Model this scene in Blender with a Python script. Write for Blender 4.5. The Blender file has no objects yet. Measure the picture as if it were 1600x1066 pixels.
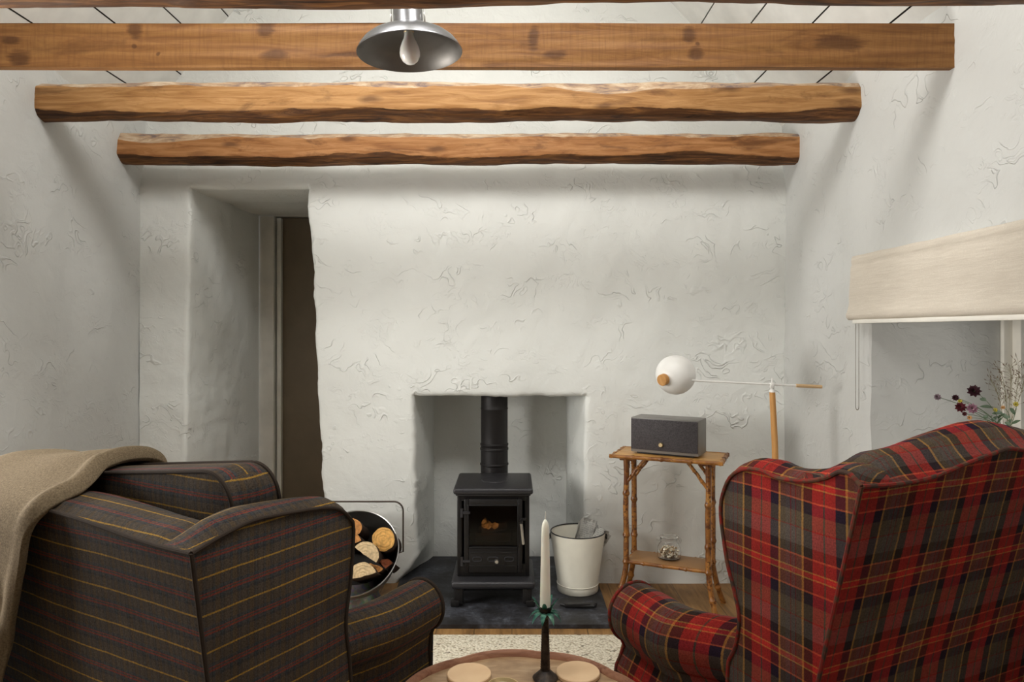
import bpy, bmesh, math, random
from mathutils import Vector, Matrix, noise
C = bpy.context.scene.collection
PI = math.pi
R = math.radians
random.seed(7)

# ------------------------------------------------------------ camera
F = 1100.0            # focal length in pixels of the 1600 px frame
H = 1.35              # camera height
cam_d = bpy.data.cameras.new('camera')
cam = bpy.data.objects.new('camera', cam_d); C.objects.link(cam)
cam.location = (0, 0, H); cam.rotation_euler = (R(90), 0, 0)
cam_d.sensor_width = 36; cam_d.lens = F / 1600 * 36
cam_d.shift_y = -0.01
cam_d.clip_start = 0.02
bpy.context.scene.camera = cam
vs = bpy.context.scene.view_settings
vs.view_transform = 'Standard'; vs.look = 'None'; vs.gamma = 1; vs.use_curve_mapping = False
vs.exposure = 0.15
# ------------------------------------------------------------ world: pale overcast daylight
w = bpy.data.worlds.new('overcast sky'); bpy.context.scene.world = w
w.use_nodes = True
w.node_tree.nodes['Background'].inputs[0].default_value = (0.93, 0.97, 1.0, 1)
w.node_tree.nodes['Background'].inputs[1].default_value = 0.22
# ------------------------------------------------------------ room size (metres)
D = 3.759             # back wall
XL, XR = -1.989, 1.463
ZL, ZR = 2.500, 2.455 # eaves left / right
RX, RZ = -0.35, 4.50  # ridge
YB = -3.0             # wall behind the camera
def skylight(px, name, energy):
    l = bpy.data.lights.new(name, 'AREA'); l.shape = 'RECTANGLE'
    l.size = 0.95; l.size_y = 1.70; l.energy = energy; l.color = (1.0, 0.985, 0.95)
    o = bpy.data.objects.new(name, l); C.objects.link(o)
    return o
SKY_L = skylight(-1, 'skylight_daylight', 88)
SKY_R = skylight(1, 'skylight_daylight', 88)
def window_light(name, loc, ry, sx, sy, energy):
    l = bpy.data.lights.new(name, 'AREA'); l.shape = 'RECTANGLE'; l.size = sx; l.size_y = sy; l.energy = energy; l.color = (1.0, .975, .93)
    o = bpy.data.objects.new(name, l); C.objects.link(o); o.location = loc; o.rotation_euler = (0, ry, 0)
WIN_ADDED = (1.45, 2.50, .80, 1.75)     # unseen window added in the left wall for fill light
window_light('window_daylight_fill', (XL-.555, 1.975, 1.275), R(-90), .80, .90, 62)  # fill lamp standing in the added left window
window_light('window_daylight_fill', (XR+.50, 2.25, 1.10), R(90), .50, .80, 1.8)

# ------------------------------------------------------------ helpers
def prop(o, label=None, cat=None, group=None, kind=None):
    if label: o['label'] = label
    if cat: o['category'] = cat
    if group: o['group'] = group
    if kind: o['kind'] = kind
    return o
def empty(name, loc, rz, label, cat, group=None):
    o = bpy.data.objects.new(name, None); C.objects.link(o)
    o.location = loc; o.rotation_euler = (0, 0, rz); o.empty_display_size = .05
    return prop(o, label, cat, group)
def sharp(bm, ang=38):
    a = R(ang)
    for f in bm.faces: f.smooth = True
    for e in bm.edges:
        if len(e.link_faces) == 2 and e.calc_face_angle(0) > a: e.smooth = False
def link(name, bm, mat, parent=None, ang=38, loc=None, rot=None):
    bm.normal_update(); sharp(bm, ang)
    me = bpy.data.meshes.new(name); bm.to_mesh(me); bm.free()
    for m in (mat if isinstance(mat, (list, tuple)) else [mat]): me.materials.append(m)
    o = bpy.data.objects.new(name, me); C.objects.link(o)
    if parent: o.parent = parent
    if loc: o.location = loc
    if rot: o.rotation_euler = rot
    return o
def copy_tree(o, parent=None):
    c = o.copy(); C.objects.link(c)
    if parent: c.parent = parent
    for ch in [x for x in C.objects if x.parent == o]: copy_tree(ch, c)
    return c
def box(bm, c, s, bev=0, M=None, seg=2, mi=0):
    r = bmesh.ops.create_cube(bm, size=1)
    vs_ = r['verts']
    for v in vs_: v.co = Vector((v.co.x*s[0], v.co.y*s[1], v.co.z*s[2]))
    fs = set(f for v in vs_ for f in v.link_faces)
    if bev:
        es = set(e for v in vs_ for e in v.link_edges)
        b = bmesh.ops.bevel(bm, geom=list(es), offset=bev, segments=seg, affect='EDGES', profile=.5)
        vs_ = set(vs_) | set(b['verts']); vs_ = [v for v in vs_ if v.is_valid]
    for v in vs_:
        p = v.co + Vector(c) if M is None else M @ (v.co) + Vector(c)
        v.co = p
    if mi:
        for v in vs_:
            for f in v.link_faces: f.material_index = mi
    return vs_
def tube(bm, pts, rad, seg=12, cap=True, mi=0, nz=0.0, smooth_uv=False):
    pts = [Vector(p) for p in pts]; n = len(pts)
    rr = rad if isinstance(rad, (list, tuple)) else [rad]*n
    rings = []; up = None
    for i, p in enumerate(pts):
        t = (pts[min(i+1, n-1)] - pts[max(i-1, 0)]).normalized()
        if up is None:
            up = Vector((0, 0, 1)) if abs(t.z) < .9 else Vector((1, 0, 0))
        a = t.cross(up)
        if a.length < 1e-5: a = t.cross(Vector((0, 1, 0)))
        a.normalize(); b = a.cross(t).normalized(); up = b
        ring = []
        for k in range(seg):
            an = 2*PI*k/seg; r = rr[i]
            if nz: r *= 1 + nz*noise.noise(Vector((math.cos(an)*1.2, math.sin(an)*1.2, 0)) + p*9)
            ring.append(bm.verts.new(p + a*math.cos(an)*r + b*math.sin(an)*r))
        rings.append(ring)
    for i in range(n-1):
        for k in range(seg):
            f = bm.faces.new((rings[i][k], rings[i][(k+1) % seg], rings[i+1][(k+1) % seg], rings[i+1][k])); f.material_index = mi
    if cap:
        f = bm.faces.new(list(reversed(rings[0]))); f.material_index = mi
        f = bm.faces.new(rings[-1]); f.material_index = mi
    return rings
def lathe(bm, prof, seg=48, c=(0, 0, 0), M=None, mi=0, close=False):
    c = Vector(c); rings = []
    for r, z in prof:
        if r < 1e-5:
            p = Vector((0, 0, z)); p = (M @ p if M else p) + c
            rings.append([bm.verts.new(p)]); continue
        ring = []
        for k in range(seg):
            a = 2*PI*k/seg; p = Vector((r*math.cos(a), r*math.sin(a), z))
            p = (M @ p if M else p) + c
            ring.append(bm.verts.new(p))
        rings.append(ring)
    m = len(rings)
    for i in range(m if close else m-1):
        A, B = rings[i], rings[(i+1) % m]
        for k in range(seg):
            k2 = (k+1) % seg
            if len(A) == 1 and len(B) == 1: continue
            if len(A) == 1: vv = (A[0], B[k2], B[k])
            elif len(B) == 1: vv = (A[k], A[k2], B[0])
            else: vv = (A[k], A[k2], B[k2], B[k])
            f = bm.faces.new(vv); f.material_index = mi
    return rings
def arc(r, a0, a1, n, cx=0, cz=0):
    return [(cx + r*math.cos(R(a0+(a1-a0)*i/n)), cz + r*math.sin(R(a0+(a1-a0)*i/n))) for i in range(n+1)]
def lerp(a, b, t): return a + (b-a)*t
def sm(a, b, x):
    t = max(0, min(1, (x-a)/(b-a))); return t*t*(3-2*t)
def interp(tab, x):
    if x <= tab[0][0]: return tab[0][1]
    for (x0, y0), (x1, y1) in zip(tab, tab[1:]):
        if x <= x1: return lerp(y0, y1, (x-x0)/(x1-x0))
    return tab[-1][1]
def N(x, y, z=0): return noise.noise(Vector((x, y, z)))

# ------------------------------------------------------------ material helpers
class NT:
    def __init__(s, name):
        s.m = bpy.data.materials.new(name); s.m.use_nodes = True
        s.t = s.m.node_tree; s.b = s.t.nodes['Principled BSDF']; s.out = s.t.nodes['Material Output']
    def n(s, kind, ins=None, **at):
        nd = s.t.nodes.new(kind)
        for k, v in at.items(): setattr(nd, k, v)
        for k, v in (ins or {}).items():
            if isinstance(v, bpy.types.NodeSocket): s.t.links.new(v, nd.inputs[k])
            else: nd.inputs[k].default_value = v
        return nd
    def l(s, a, b): s.t.links.new(a, b)
    def coord(s, out='Object', scale=None, loc=None):
        c = s.n('ShaderNodeTexCoord').outputs[out]
        if scale or loc:
            c = s.n('ShaderNodeMapping', {'Vector': c, 'Scale': scale or (1, 1, 1), 'Location': loc or (0, 0, 0)}).outputs[0]
        return c
    def noise(s, vec, scale, detail=4, rough=.55, dist=0, out='Fac'):
        return s.n('ShaderNodeTexNoise', {'Vector': vec, 'Scale': scale, 'Detail': detail, 'Roughness': rough, 'Distortion': dist}).outputs[out]
    def ramp(s, fac, stops, interp='LINEAR'):
        r = s.n('ShaderNodeValToRGB', {'Fac': fac}); cr = r.color_ramp; cr.interpolation = interp
        while len(cr.elements) < len(stops): cr.elements.new(.5)
        for e, (p, c) in zip(cr.elements, stops):
            e.position = p; e.color = c if len(c) == 4 else (*c, 1)
        return r.outputs[0]
    def mix(s, f, a, b, mode='MIX'):
        r = s.n('ShaderNodeMix', {0: f, 6: a if isinstance(a, bpy.types.NodeSocket) else (*a[:3], 1), 7: b if isinstance(b, bpy.types.NodeSocket) else (*b[:3], 1)}, data_type='RGBA', blend_type=mode)
        return r.outputs[2]
    def math(s, op, a, b=0.0, c=None):
        d = {0: a, 1: b}
        if c is not None: d[2] = c
        return s.n('ShaderNodeMath', d, operation=op).outputs[0]
    def mr(s, v, a, b, c=0.0, d=1.0):
        return s.n('ShaderNodeMapRange', {'Value': v, 'From Min': a, 'From Max': b, 'To Min': c, 'To Max': d}, clamp=True).outputs[0]
    def bump(s, h, strength=.5, dist=.01, prev=None):
        d = {'Height': h, 'Strength': strength, 'Distance': dist}
        if prev is not None: d['Normal'] = prev
        return s.n('ShaderNodeBump', d).outputs[0]
    def set(s, col=None, rough=None, metal=None, normal=None, **kw):
        for k, v in (('Base Color', col), ('Roughness', rough), ('Metallic', metal), ('Normal', normal)):
            if v is None: continue
            if isinstance(v, bpy.types.NodeSocket): s.l(v, s.b.inputs[k])
            else: s.b.inputs[k].default_value = (*v[:3], 1) if k == 'Base Color' else v
        for k, v in kw.items():
            s.b.inputs[k.replace('_', ' ')].default_value = v
        return s.m
def srgb(r, g, b):
    f = lambda c: (c/255/12.92) if c/255 <= .04045 else ((c/255+.055)/1.055)**2.4
    return (f(r), f(g), f(b))

def plaster(name, col=(.775, .785, .752), amt=1.0, seed=0):
    s = NT(name); g = s.coord('Object', loc=(seed, seed*1.7, seed*.6))
    big = s.noise(g, 2.2, 3, .5)
    med = s.noise(g, 9, 4, .55, .6)
    # raised trowel ridges: thin crests of a warped noise, present only in patches
    gs = s.n('ShaderNodeMapping', {'Vector': g, 'Scale': (1, 1, 1.9)}).outputs[0]
    warp = s.n('ShaderNodeVectorMath', {0: gs, 1: s.noise(g, 3.0, 3, .6, 0, 'Color')}, operation='ADD').outputs[0]
    r1 = s.noise(warp, 3.6, 1.5, .5, .9)
    crest = s.mr(s.math('ABSOLUTE', s.math('SUBTRACT', r1, .5)), 0.0, .022, 1.0, 0.0)
    patch = s.mr(s.noise(gs, 4.2, 2.0), .52, .64)
    crest = s.math('MULTIPLY', crest, patch)
    # steps: one trowel stroke overlapping another
    st = s.n('ShaderNodeTexVoronoi', {'Vector': warp, 'Scale': 5.0, 'Randomness': 1.0}, feature='SMOOTH_F1')
    st.inputs['Smoothness'].default_value = .12
    stp = s.mr(s.noise(warp, 7.5, 2, .5, 2.0), .52, .56)
    stp = s.math('MULTIPLY', stp, s.mr(s.noise(gs, 5.1, 2), .54, .64))
    fine = s.noise(g, 60, 3, .6)
    n1 = s.bump(big, .5*amt, .05)
    n2 = s.bump(med, .26*amt, .020, n1)
    n3 = s.bump(st.outputs['Distance'], .12*amt, .015, n2)
    n4 = s.bump(s.math('ADD', s.math('MULTIPLY', crest, .7), s.math('MULTIPLY', stp, .22)), .90*amt, .0062, n3)
    n5 = s.bump(fine, .22*amt, .0025, n4)
    c = s.mix(s.mr(s.noise(g, 1.6, 4), .3, .7), [x*.955 for x in col], [min(1, x*1.02) for x in col])
    return s.set(c, .62, normal=n5, Specular_IOR_Level=.3)
def plain(name, col, rough=.5, metal=0, bump=0, bscale=80, **kw):
    s = NT(name); g = s.coord()
    nrm = s.bump(s.noise(g, bscale, 3), bump, .003) if bump else None
    c = s.mix(s.mr(s.noise(g, 7, 3), .3, .7), [x*.9 for x in col], [min(1, x*1.06) for x in col])
    return s.set(c, rough, metal, nrm, **kw)

M_wall = plaster('lime plaster', seed=0)
M_side_dim = plaster('dimmed lime plaster on the side walls', seed=5, amt=.85, col=(.54, .54, .52))  # same plaster made greyer: the side walls' dimmer light put into colour
M_jamb = plaster('lime plaster in the reveals', seed=11, amt=1.1, col=(.77, .745, .68))
M_board = plain('painted ceiling board', (.80, .80, .77), .45, bump=.12, bscale=14)
M_gap = plain('dark gap', (.03, .025, .02), .9)
M_frame = plain('white painted timber', (.78, .75, .68), .4, bump=.1, bscale=20)

def wood(name, light, mid, dark, bark, seed=0, axis=0, bark_amt=.5, chalk=0.0, grain=1.0, knots=None, skin=False):
    s = NT(name); sc = [14, 14, 14]; sc[axis] = 1.3
    g0 = s.coord('Object', loc=(seed, seed*.7, seed*1.3))
    g = s.n('ShaderNodeMapping', {'Vector': g0, 'Scale': sc}).outputs[0]
    gr = s.noise(g, 2.2, 5, .62, 1.3)
    fine = s.noise(g, 9, 3, .6, .4)
    q3 = s.n('ShaderNodeSeparateXYZ', {0: s.n('ShaderNodeVectorMath', {0: g0, 1: s.n('ShaderNodeVectorMath', {0: s.noise(g0, 6, 2, .5, 0, 'Color'), 3: .06}, operation='SCALE').outputs[0]}, operation='ADD').outputs[0]}).outputs
    if knots:
        k = 0.0
        for kx, kz, ka, kb in knots:
            dx = s.math('DIVIDE', s.math('SUBTRACT', q3[0], kx+seed+.03), ka); dz = s.math('DIVIDE', s.math('SUBTRACT', q3[2], kz+seed*1.3+.03), kb)
            d_ = s.math('SQRT', s.math('ADD', s.math('MULTIPLY', dx, dx), s.math('MULTIPLY', dz, dz)))
            k = s.math('MAXIMUM', k, s.mr(s.math('ADD', d_, s.math('MULTIPLY', s.math('SUBTRACT', fine, .5), 1.0)), .55, 1.05, 1, 0))
        gr = s.math('ADD', gr, s.math('MULTIPLY', k, -.12))
        saw = s.noise(s.n('ShaderNodeMapping', {'Vector': g0, 'Scale': (150, 1, 10)}).outputs[0], 1.0, 3, .6)
    else:
        kv = s.n('ShaderNodeCombineXYZ', {0: s.math('MULTIPLY', q3[axis], 2.1), 1: s.math('MULTIPLY', q3[2 if axis == 0 else 0], 6)}).outputs[0]
        knot = s.n('ShaderNodeTexVoronoi', {'Vector': kv, 'Scale': 1.0, 'Randomness': 1.0}, voronoi_dimensions='2D')
        k = s.mr(knot.outputs['Distance'], .04, .13, 1, 0) if bark_amt else 0.0
    c = s.ramp(gr, [(.28, dark), (.45, mid), (.62, light), (.8, mid)])
    c = s.mix(s.math('MULTIPLY', fine, .35), c, dark)
    if not isinstance(k, float): c = s.mix(s.math('MULTIPLY', k, .70), c, bark)
    if knots: c = s.mix(s.mr(saw, .45, .75, 0, .5), c, dark)
    g2 = s.n('ShaderNodeMapping', {'Vector': g0, 'Scale': [2.2 if i == axis else 7 for i in range(3)]}).outputs[0]
    bm_ = s.mr(s.noise(g2, 1.6, 5, .65, .5), .60 - .14*bark_amt, .70 - .14*bark_amt)
    c = s.mix(s.math('MULTIPLY', bm_, min(1, bark_amt*1.5)), c, bark)
    if chalk:
        z = s.n('ShaderNodeSeparateXYZ', {0: g0}).outputs[2]
        zz = s.mr(s.math('SUBTRACT', z, seed*1.3), .0, .06)
        ch = s.math('MULTIPLY', s.mr(s.noise(g2, 1.1, 4, .6), .46, .60), zz)
        c = s.mix(s.math('MULTIPLY', ch, chalk), c, (.50, .44, .37))
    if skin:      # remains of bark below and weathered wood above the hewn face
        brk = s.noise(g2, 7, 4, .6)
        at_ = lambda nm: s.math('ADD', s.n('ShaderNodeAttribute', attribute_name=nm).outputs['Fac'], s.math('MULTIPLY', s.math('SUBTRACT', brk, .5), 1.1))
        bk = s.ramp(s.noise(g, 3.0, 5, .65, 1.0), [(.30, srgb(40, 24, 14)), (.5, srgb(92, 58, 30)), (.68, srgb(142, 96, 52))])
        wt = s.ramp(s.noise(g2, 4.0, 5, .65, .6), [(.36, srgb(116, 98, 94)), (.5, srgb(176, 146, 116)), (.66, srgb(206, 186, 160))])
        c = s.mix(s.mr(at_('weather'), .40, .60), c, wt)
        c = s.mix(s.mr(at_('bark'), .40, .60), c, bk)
    nrm = s.bump(gr, .45*grain, .008); nrm = s.bump(fine, .3*grain, .002, nrm)
    return s.set(c, .6, normal=nrm, Specular_IOR_Level=.3)
def tartan(name, us, vs_, pu, pv, fuzz=.25, off=(0, 0), tone=1.0):
    """warp stripes along u, weft stripes along v, woven half and half as a twill"""
    s = NT(name); uv = s.n('ShaderNodeTexCoord').outputs['UV']
    g = s.coord('Object')
    wob = s.noise(g, 5, 2, .5)
    x = s.n('ShaderNodeSeparateXYZ', {0: uv}).outputs
    def band(v, p, o, stops):
        f = s.math('FRACT', s.math('ADD', s.math('DIVIDE', s.math('ADD', v, s.math('MULTIPLY', s.math('SUBTRACT', wob, .5), .008)), p), o))
        f = s.math('ADD', f, s.math('MULTIPLY', s.math('SUBTRACT', s.noise(g, 420, 2), .5), .008/p*.35))
        return s.ramp(s.math('FRACT', f), stops, 'CONSTANT')
    a = band(x[0], pu, off[0], us); b = band(x[1], pv, off[1], vs_)
    tw = s.math('FRACT', s.math('MULTIPLY', s.math('ADD', x[0], x[1]), 330))
    f = s.mr(tw, .35, .65, .36, .64)
    c = s.mix(f, a, b)
    c = s.mix(1.0, c, s.ramp(s.noise(g, 300, 4, .7), [(.3, (1-fuzz*2,)*3), (.7, (1+fuzz*.6,)*3)]), 'MULTIPLY')
    c = s.mix(1.0, c, s.ramp(s.noise(g, 9, 4, .6), [(.3, (.80*tone,)*3), (.7, (1.12*tone,)*3)]), 'MULTIPLY')
    n1 = s.bump(s.noise(g, 380, 3), .35, .0015)
    n2 = s.bump(s.noise(g, 7, 3), .25, .01, n1)
    m = s.set(c, .95, normal=n2, Specular_IOR_Level=.12)
    s.b.inputs['Sheen Weight'].default_value = .25; s.b.inputs['Sheen Roughness'].default_value = .5
    s.l(c, s.b.inputs['Sheen Tint'])
    return m
def stripes(lst):
    """[(width, colour)] -> constant ramp stops and period"""
    tot = sum(w for w, _ in lst); p = 0; out = []
    for w_, c in lst:
        out.append((min(p/tot, .9999), c)); p += w_
    return out, tot
# red tartan
RED = srgb(176, 44, 38); RD2 = srgb(108, 34, 30); OLV = srgb(84, 72, 56); GRY = srgb(84, 76, 70); NAV = srgb(38, 26, 40); GLD = srgb(176, 128, 62); ORG = srgb(186, 88, 56); DKB = srgb(48, 36, 30)
ru, pu = stripes([(.026, RED), (.004, OLV), (.024, RED), (.022, NAV), (.005, GLD), (.014, OLV), (.012, GRY), (.003, RD2), (.010, GRY), (.003, RD2), (.014, OLV), (.005, GLD), (.022, DKB)])
rv, pv = stripes([(.003, ORG), (.024, RD2), (.003, GLD), (.010, RED), (.003, GLD), (.024, RD2), (.003, ORG), (.020, DKB), (.034, GRY), (.003, RD2), (.030, OLV), (.024, NAV)])
M_red = tartan('red tartan wool', ru, rv, pu, pv, .26, off=(.619, .422), tone=.84)
# charcoal check
CH = srgb(78, 71, 64); CB = srgb(58, 55, 55); CN = srgb(62, 66, 68); CY = srgb(206, 156, 48); CR = srgb(150, 52, 38); CO = srgb(84, 70, 54)
gu, qu = stripes([(.011, CH), (.0035, CB), (.004, CN), (.0035, CB), (.010, CO), (.004, CN), (.003, CB)])
gv, qv = stripes([(.0032, CY), (.0194, CO), (.005, CB), (.006, CN), (.0035, CR), (.0035, CH), (.0022, CR), (.007, CN), (.0205, CO)])
M_grey = tartan('charcoal check wool', gu, gv, qu, qv, .30, off=(0, .24), tone=.78)
s = NT('red and brown piping'); g = s.coord()
M_pipe_r = s.set(s.ramp(s.noise(g, 28, 2, .5), [(.0, srgb(52, 26, 30)), (.40, srgb(66, 52, 44)), (.50, srgb(118, 36, 32)), (.60, srgb(78, 62, 48)), (.66, srgb(96, 30, 28))], 'LINEAR'), .95, normal=s.bump(s.noise(g, 400, 2), .4, .001), Specular_IOR_Level=.1)
M_pipe_g = plain('charcoal piping', srgb(52, 44, 38), .95, bump=.4, bscale=500, Specular_IOR_Level=.1)

# ============================================================ ROOM SHELL
def eave_x(side, z):
    """x of the gable wall's edge at height z"""
    if side < 0: return XL if z < ZL else lerp(XL, RX, (z-ZL)/(RZ-ZL))
    return XR if z < ZR else lerp(XR, RX, (z-ZR)/(RZ-ZR))
DOOR_T = 2.112; FIRE_T = 1.000
def x_dl(z): return interp([(0, -1.748), (1.0, -1.735), (2.1, -1.716)], z) + .010*N(z*5, 3.1) + .004*N(z*22, 1)
def x_dr(z): return interp([(0, -1.005), (.45, -1.013), (.725, -1.024), (.93, -1.034), (1.2, -1.052), (1.68, -1.066), (2.1, -1.094)], z) + .014*N(z*6, 8.4) + .005*N(z*25, 5)
def x_fl(z): return interp([(0, -.61), (.03, -.585), (.075, -.54), (.15, -.498), (.4, -.508), (.8, -.514), (1.0, -.520)], z) + .009*N(z*9, 2.2) + .006*N(z*30, 7)
def x_fr(z): return interp([(0, .425), (.1, .40), (.3, .386), (.7, .380), (1.0, .392)], z) + .009*N(z*8, 6.6) + .005*N(z*30, 4)
def spaced(w_, step, rim=True):
    e = [0, .003, .008, .016, .028] if rim else [0]
    e = [x for x in e if x < w_/2.2]
    mid = max(2, int((w_-2*e[-1])/step))
    m = [e[-1]+(w_-2*e[-1])*i/mid for i in range(1, mid)]
    return [x/w_ for x in e+m+[w_-x for x in reversed(e)]]
def back_wall():
    bm = bmesh.new()
    nomx = [XL, -1.73, -1.05, -.51, .385, XR]
    zbr = [0, FIRE_T, DOOR_T, 2.5, 4.5]
    us = []      # (block, frac)
    for k in range(5):
        for f in spaced(nomx[k+1]-nomx[k], .022)[0 if k == 0 else 1:]: us.append((k, f))
    zs = []
    for k in range(4):
        for f in spaced(zbr[k+1]-zbr[k], .022 if k < 3 else .06, k < 2)[0 if k == 0 else 1:]: zs.append(lerp(zbr[k], zbr[k+1], f))
    def X(k, z):
        l, r = eave_x(-1, z), eave_x(1, z)
        if k == 0: return l
        if k == 5: return r
        zc = min(z, 2.2)
        base = [0, x_dl, x_dr, x_fl, x_fr][k](min(zc, DOOR_T if k < 3 else FIRE_T))
        fr = lerp(l, r, (nomx[k]-XL)/(XR-XL))
        if k >= 3:
            base = lerp(base, nomx[k], sm(1.0, 1.3, z)) if z > 1 else base
        return lerp(base, fr, sm(2.15, 2.45, z))
    V = {}
    kfire = FIRE_T
    for i, (k, f) in enumerate(us):
        for j, z in enumerate(zs):
            x = lerp(X(k, z), X(k+1, z), f)
            zz = z + (.012*N(x*6, 4.4)+.006*N(x*28, 2)) * math.exp(-((z-FIRE_T)/.05)**2) + (.006*N(x*7, 9)) * math.exp(-((z-DOOR_T)/.05)**2)
            y = D + .012*N(x*1.4, z*1.4, 3) + .007*N(x*4, z*4, 5) + .003*N(x*11, z*11, 9)
            y += .055*sm(2.10, 2.30, z + .02*N(x*3, 7.7))        # old thick wall below, set-back gable above
            # rounded arrises round the door and fire openings
            def rnd(d, r=.020): return 0 if d >= r else r*(1-math.sqrt(max(0, 1-(1-d/r)**2)))
            e = 0
            if z <= DOOR_T+.05:
                ddx = max(X(1, z)-x, x-X(2, z), 0); ddz = max(z-DOOR_T, 0)
                e = max(e, rnd(math.hypot(ddx, ddz)))
            if z <= FIRE_T+.05:
                ddx = max(X(3, z)-x, x-X(4, z), 0); ddz = max(z-FIRE_T, 0)
                e = max(e, rnd(math.hypot(ddx, ddz), .026))
            if z < .13: e += -.0*1
            V[i, j] = bm.verts.new((x, y+e, zz))
    ni, nj = len(us), len(zs)
    iD0 = next(i for i, u in enumerate(us) if u[0] == 0 and u[1] == 1.0 or u == (1, 0))
    idx = {}
    for i, (k, f) in enumerate(us):
        if f >= .999999: idx[k+1] = i
    idx[0] = 0
    jF = min(range(nj), key=lambda j: abs(zs[j]-FIRE_T)); jD = min(range(nj), key=lambda j: abs(zs[j]-DOOR_T))
    for i in range(ni-1):
        for j in range(nj-1):
            if idx[1] <= i < idx[2] and j < jD: continue
            if idx[3] <= i < idx[4] and j < jF: continue
            bm.faces.new((V[i, j], V[i+1, j], V[i+1, j+1], V[i, j+1]))
    def reveal(i0, i1, jt, yb, xb0, xb1, zt, steps, amp, rough):
        loop = [V[i0, j] for j in range(jt)] + [V[i, jt] for i in range(i0, i1+1)] + [V[i1, j] for j in range(jt-1, -1, -1)]
        start = [v.co.copy() for v in loop]
        z0 = start[0].z
        tgt = []
        for q, p in enumerate(start):
            if q < jt: tgt.append(Vector((xb0, yb, p.z/start[jt].z*zt)))
            elif q <= jt+(i1-i0): tgt.append(Vector((lerp(xb0, xb1, (q-jt)/(i1-i0)), yb, zt)))
            else: tgt.append(Vector((xb1, yb, p.z/start[jt].z*zt)))
        prev = loop
        for s_ in range(1, steps+1):
            t = s_/steps; cur = []
            tt = t**.85
            for q, (a, b) in enumerate(zip(start, tgt)):
                x = lerp(a.x, b.x, sm(0, 1, t)*.35+t*.65); z = lerp(a.z, b.z, t); y = lerp(a.y, b.y, t)
                am = amp*math.sin(PI*min(1, t+.02))
                nn = am*(N(y*4, z*3, 1+x)+.5*N(y*rough, z*rough, 4+x))
                if q < jt: x += nn
                elif q > jt+(i1-i0): x -= nn
                else: z += nn*.5
                cur.append(bm.verts.new((x, y, z)))
            for q in range(len(loop)-1):
                bm.faces.new((prev[q+1], prev[q], cur[q], cur[q+1]))
            prev = cur
    return bm, reveal, idx, jD, jF
bm, reveal, idx, jD, jF = back_wall()
reveal(idx[1], idx[2], jD, 4.70, -1.690, -1.02, 2.118, 34, .016, 12)
reveal(idx[3], idx[4], jF, 4.17, -.462, .322, 1.002, 16, .010, 14)
# back of the fire recess
n = 34
g = [[bm.verts.new((lerp(-.48, .34, i/n), 4.17+.01*N(i*.2, j*.2, 2)+.004*N(i*.7, j*.7, 6), lerp(0, 1.02, j/n))) for j in range(n+1)] for i in range(n+1)]
for i in range(n):
    for j in range(n): bm.faces.new((g[i][j], g[i+1][j], g[i+1][j+1], g[i][j+1]))
prop(link('wall_back', bm, M_wall, ang=70), kind='structure')

def side_wall(name, x0, sgn, ztop, hole=None, amp=.02):
    """wall in the y/z plane; sgn=+1 faces +x (left wall), -1 faces -x (right wall)"""
    bm = bmesh.new()
    ys = [YB + (D+.12-YB)*i/150 for i in range(151)]; zs = [ztop*j/90 for j in range(91)]
    if hole:
        y0, y1, z0, z1 = hole
        def snap(a, v):
            i = min(range(len(a)), key=lambda i: abs(a[i]-v)); a[i] = v; return i
        iy0, iy1, iz0, iz1 = snap(ys, y0), snap(ys, y1), snap(zs, z0), snap(zs, z1)
    V = []
    for y in ys:
        col = []
        for z in zs:
            d = amp*N(y*1.1, z*.7, x0) + .008*N(y*3.5, z*3, x0+4) + .003*N(y*10, z*10, x0)
            # soft upright swellings near the back corner
            d += .022*math.exp(-((y-3.45)/.13)**2)*sm(.2, 1.2, z) * (1 if sgn < 0 else .6)
            d -= .012*math.exp(-((y-3.18)/.10)**2)
            e = 0
            if hole:
                dy = max(y0-y, y-y1, 0); dz = max(z0-z, z-z1, 0); q = math.hypot(dy, dz)
                if q < .03: e = -.018*(1-q/.03)**2
            col.append(bm.verts.new((x0 + sgn*(d+e), y, z)))
        V.append(col)
    for i in range(len(ys)-1):
        for j in range(len(zs)-1):
            if hole and iy0 <= i < iy1 and iz0 <= j < iz1: continue
            q = (V[i][j], V[i+1][j], V[i+1][j+1], V[i][j+1])
            bm.faces.new(q if sgn > 0 else tuple(reversed(q)))
    if hole:
        lo = [V[i][iz0] for i in range(iy0, iy1)] + [V[iy1][j] for j in range(iz0, iz1)] + [V[i][iz1] for i in range(iy1, iy0, -1)] + [V[iy0][j] for j in range(iz1, iz0, -1)]
        prev = lo; st = [v.co.copy() for v in lo]; S = 14
        for s_ in range(1, S+1):
            t = s_/S; cur = []
            for p in st:
                x = lerp(p.x, x0 - sgn*.57, t); yy = lerp(p.y, p.y + (.0 if p.y > (y0+y1)/2 else .08), t)
                k = .006*math.sin(PI*t)*N(x*6, p.y*4, p.z*4)*2
                cur.append(bm.verts.new((x, yy+k, p.z+k)))
            for q in range(len(lo)):
                bm.faces.new((prev[q], prev[(q+1) % len(lo)], cur[(q+1) % len(lo)], cur[q]))
            prev = cur
    bmesh.ops.recalc_face_normals(bm, faces=bm.faces)
    o = link(name, bm, M_side_dim, ang=60)
    return prop(o, kind='structure')
side_wall('wall_left', XL, 1, ZL+.03, WIN_ADDED)
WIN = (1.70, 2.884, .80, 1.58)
side_wall('wall_right', XR, -1, ZR+.03, WIN)
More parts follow.
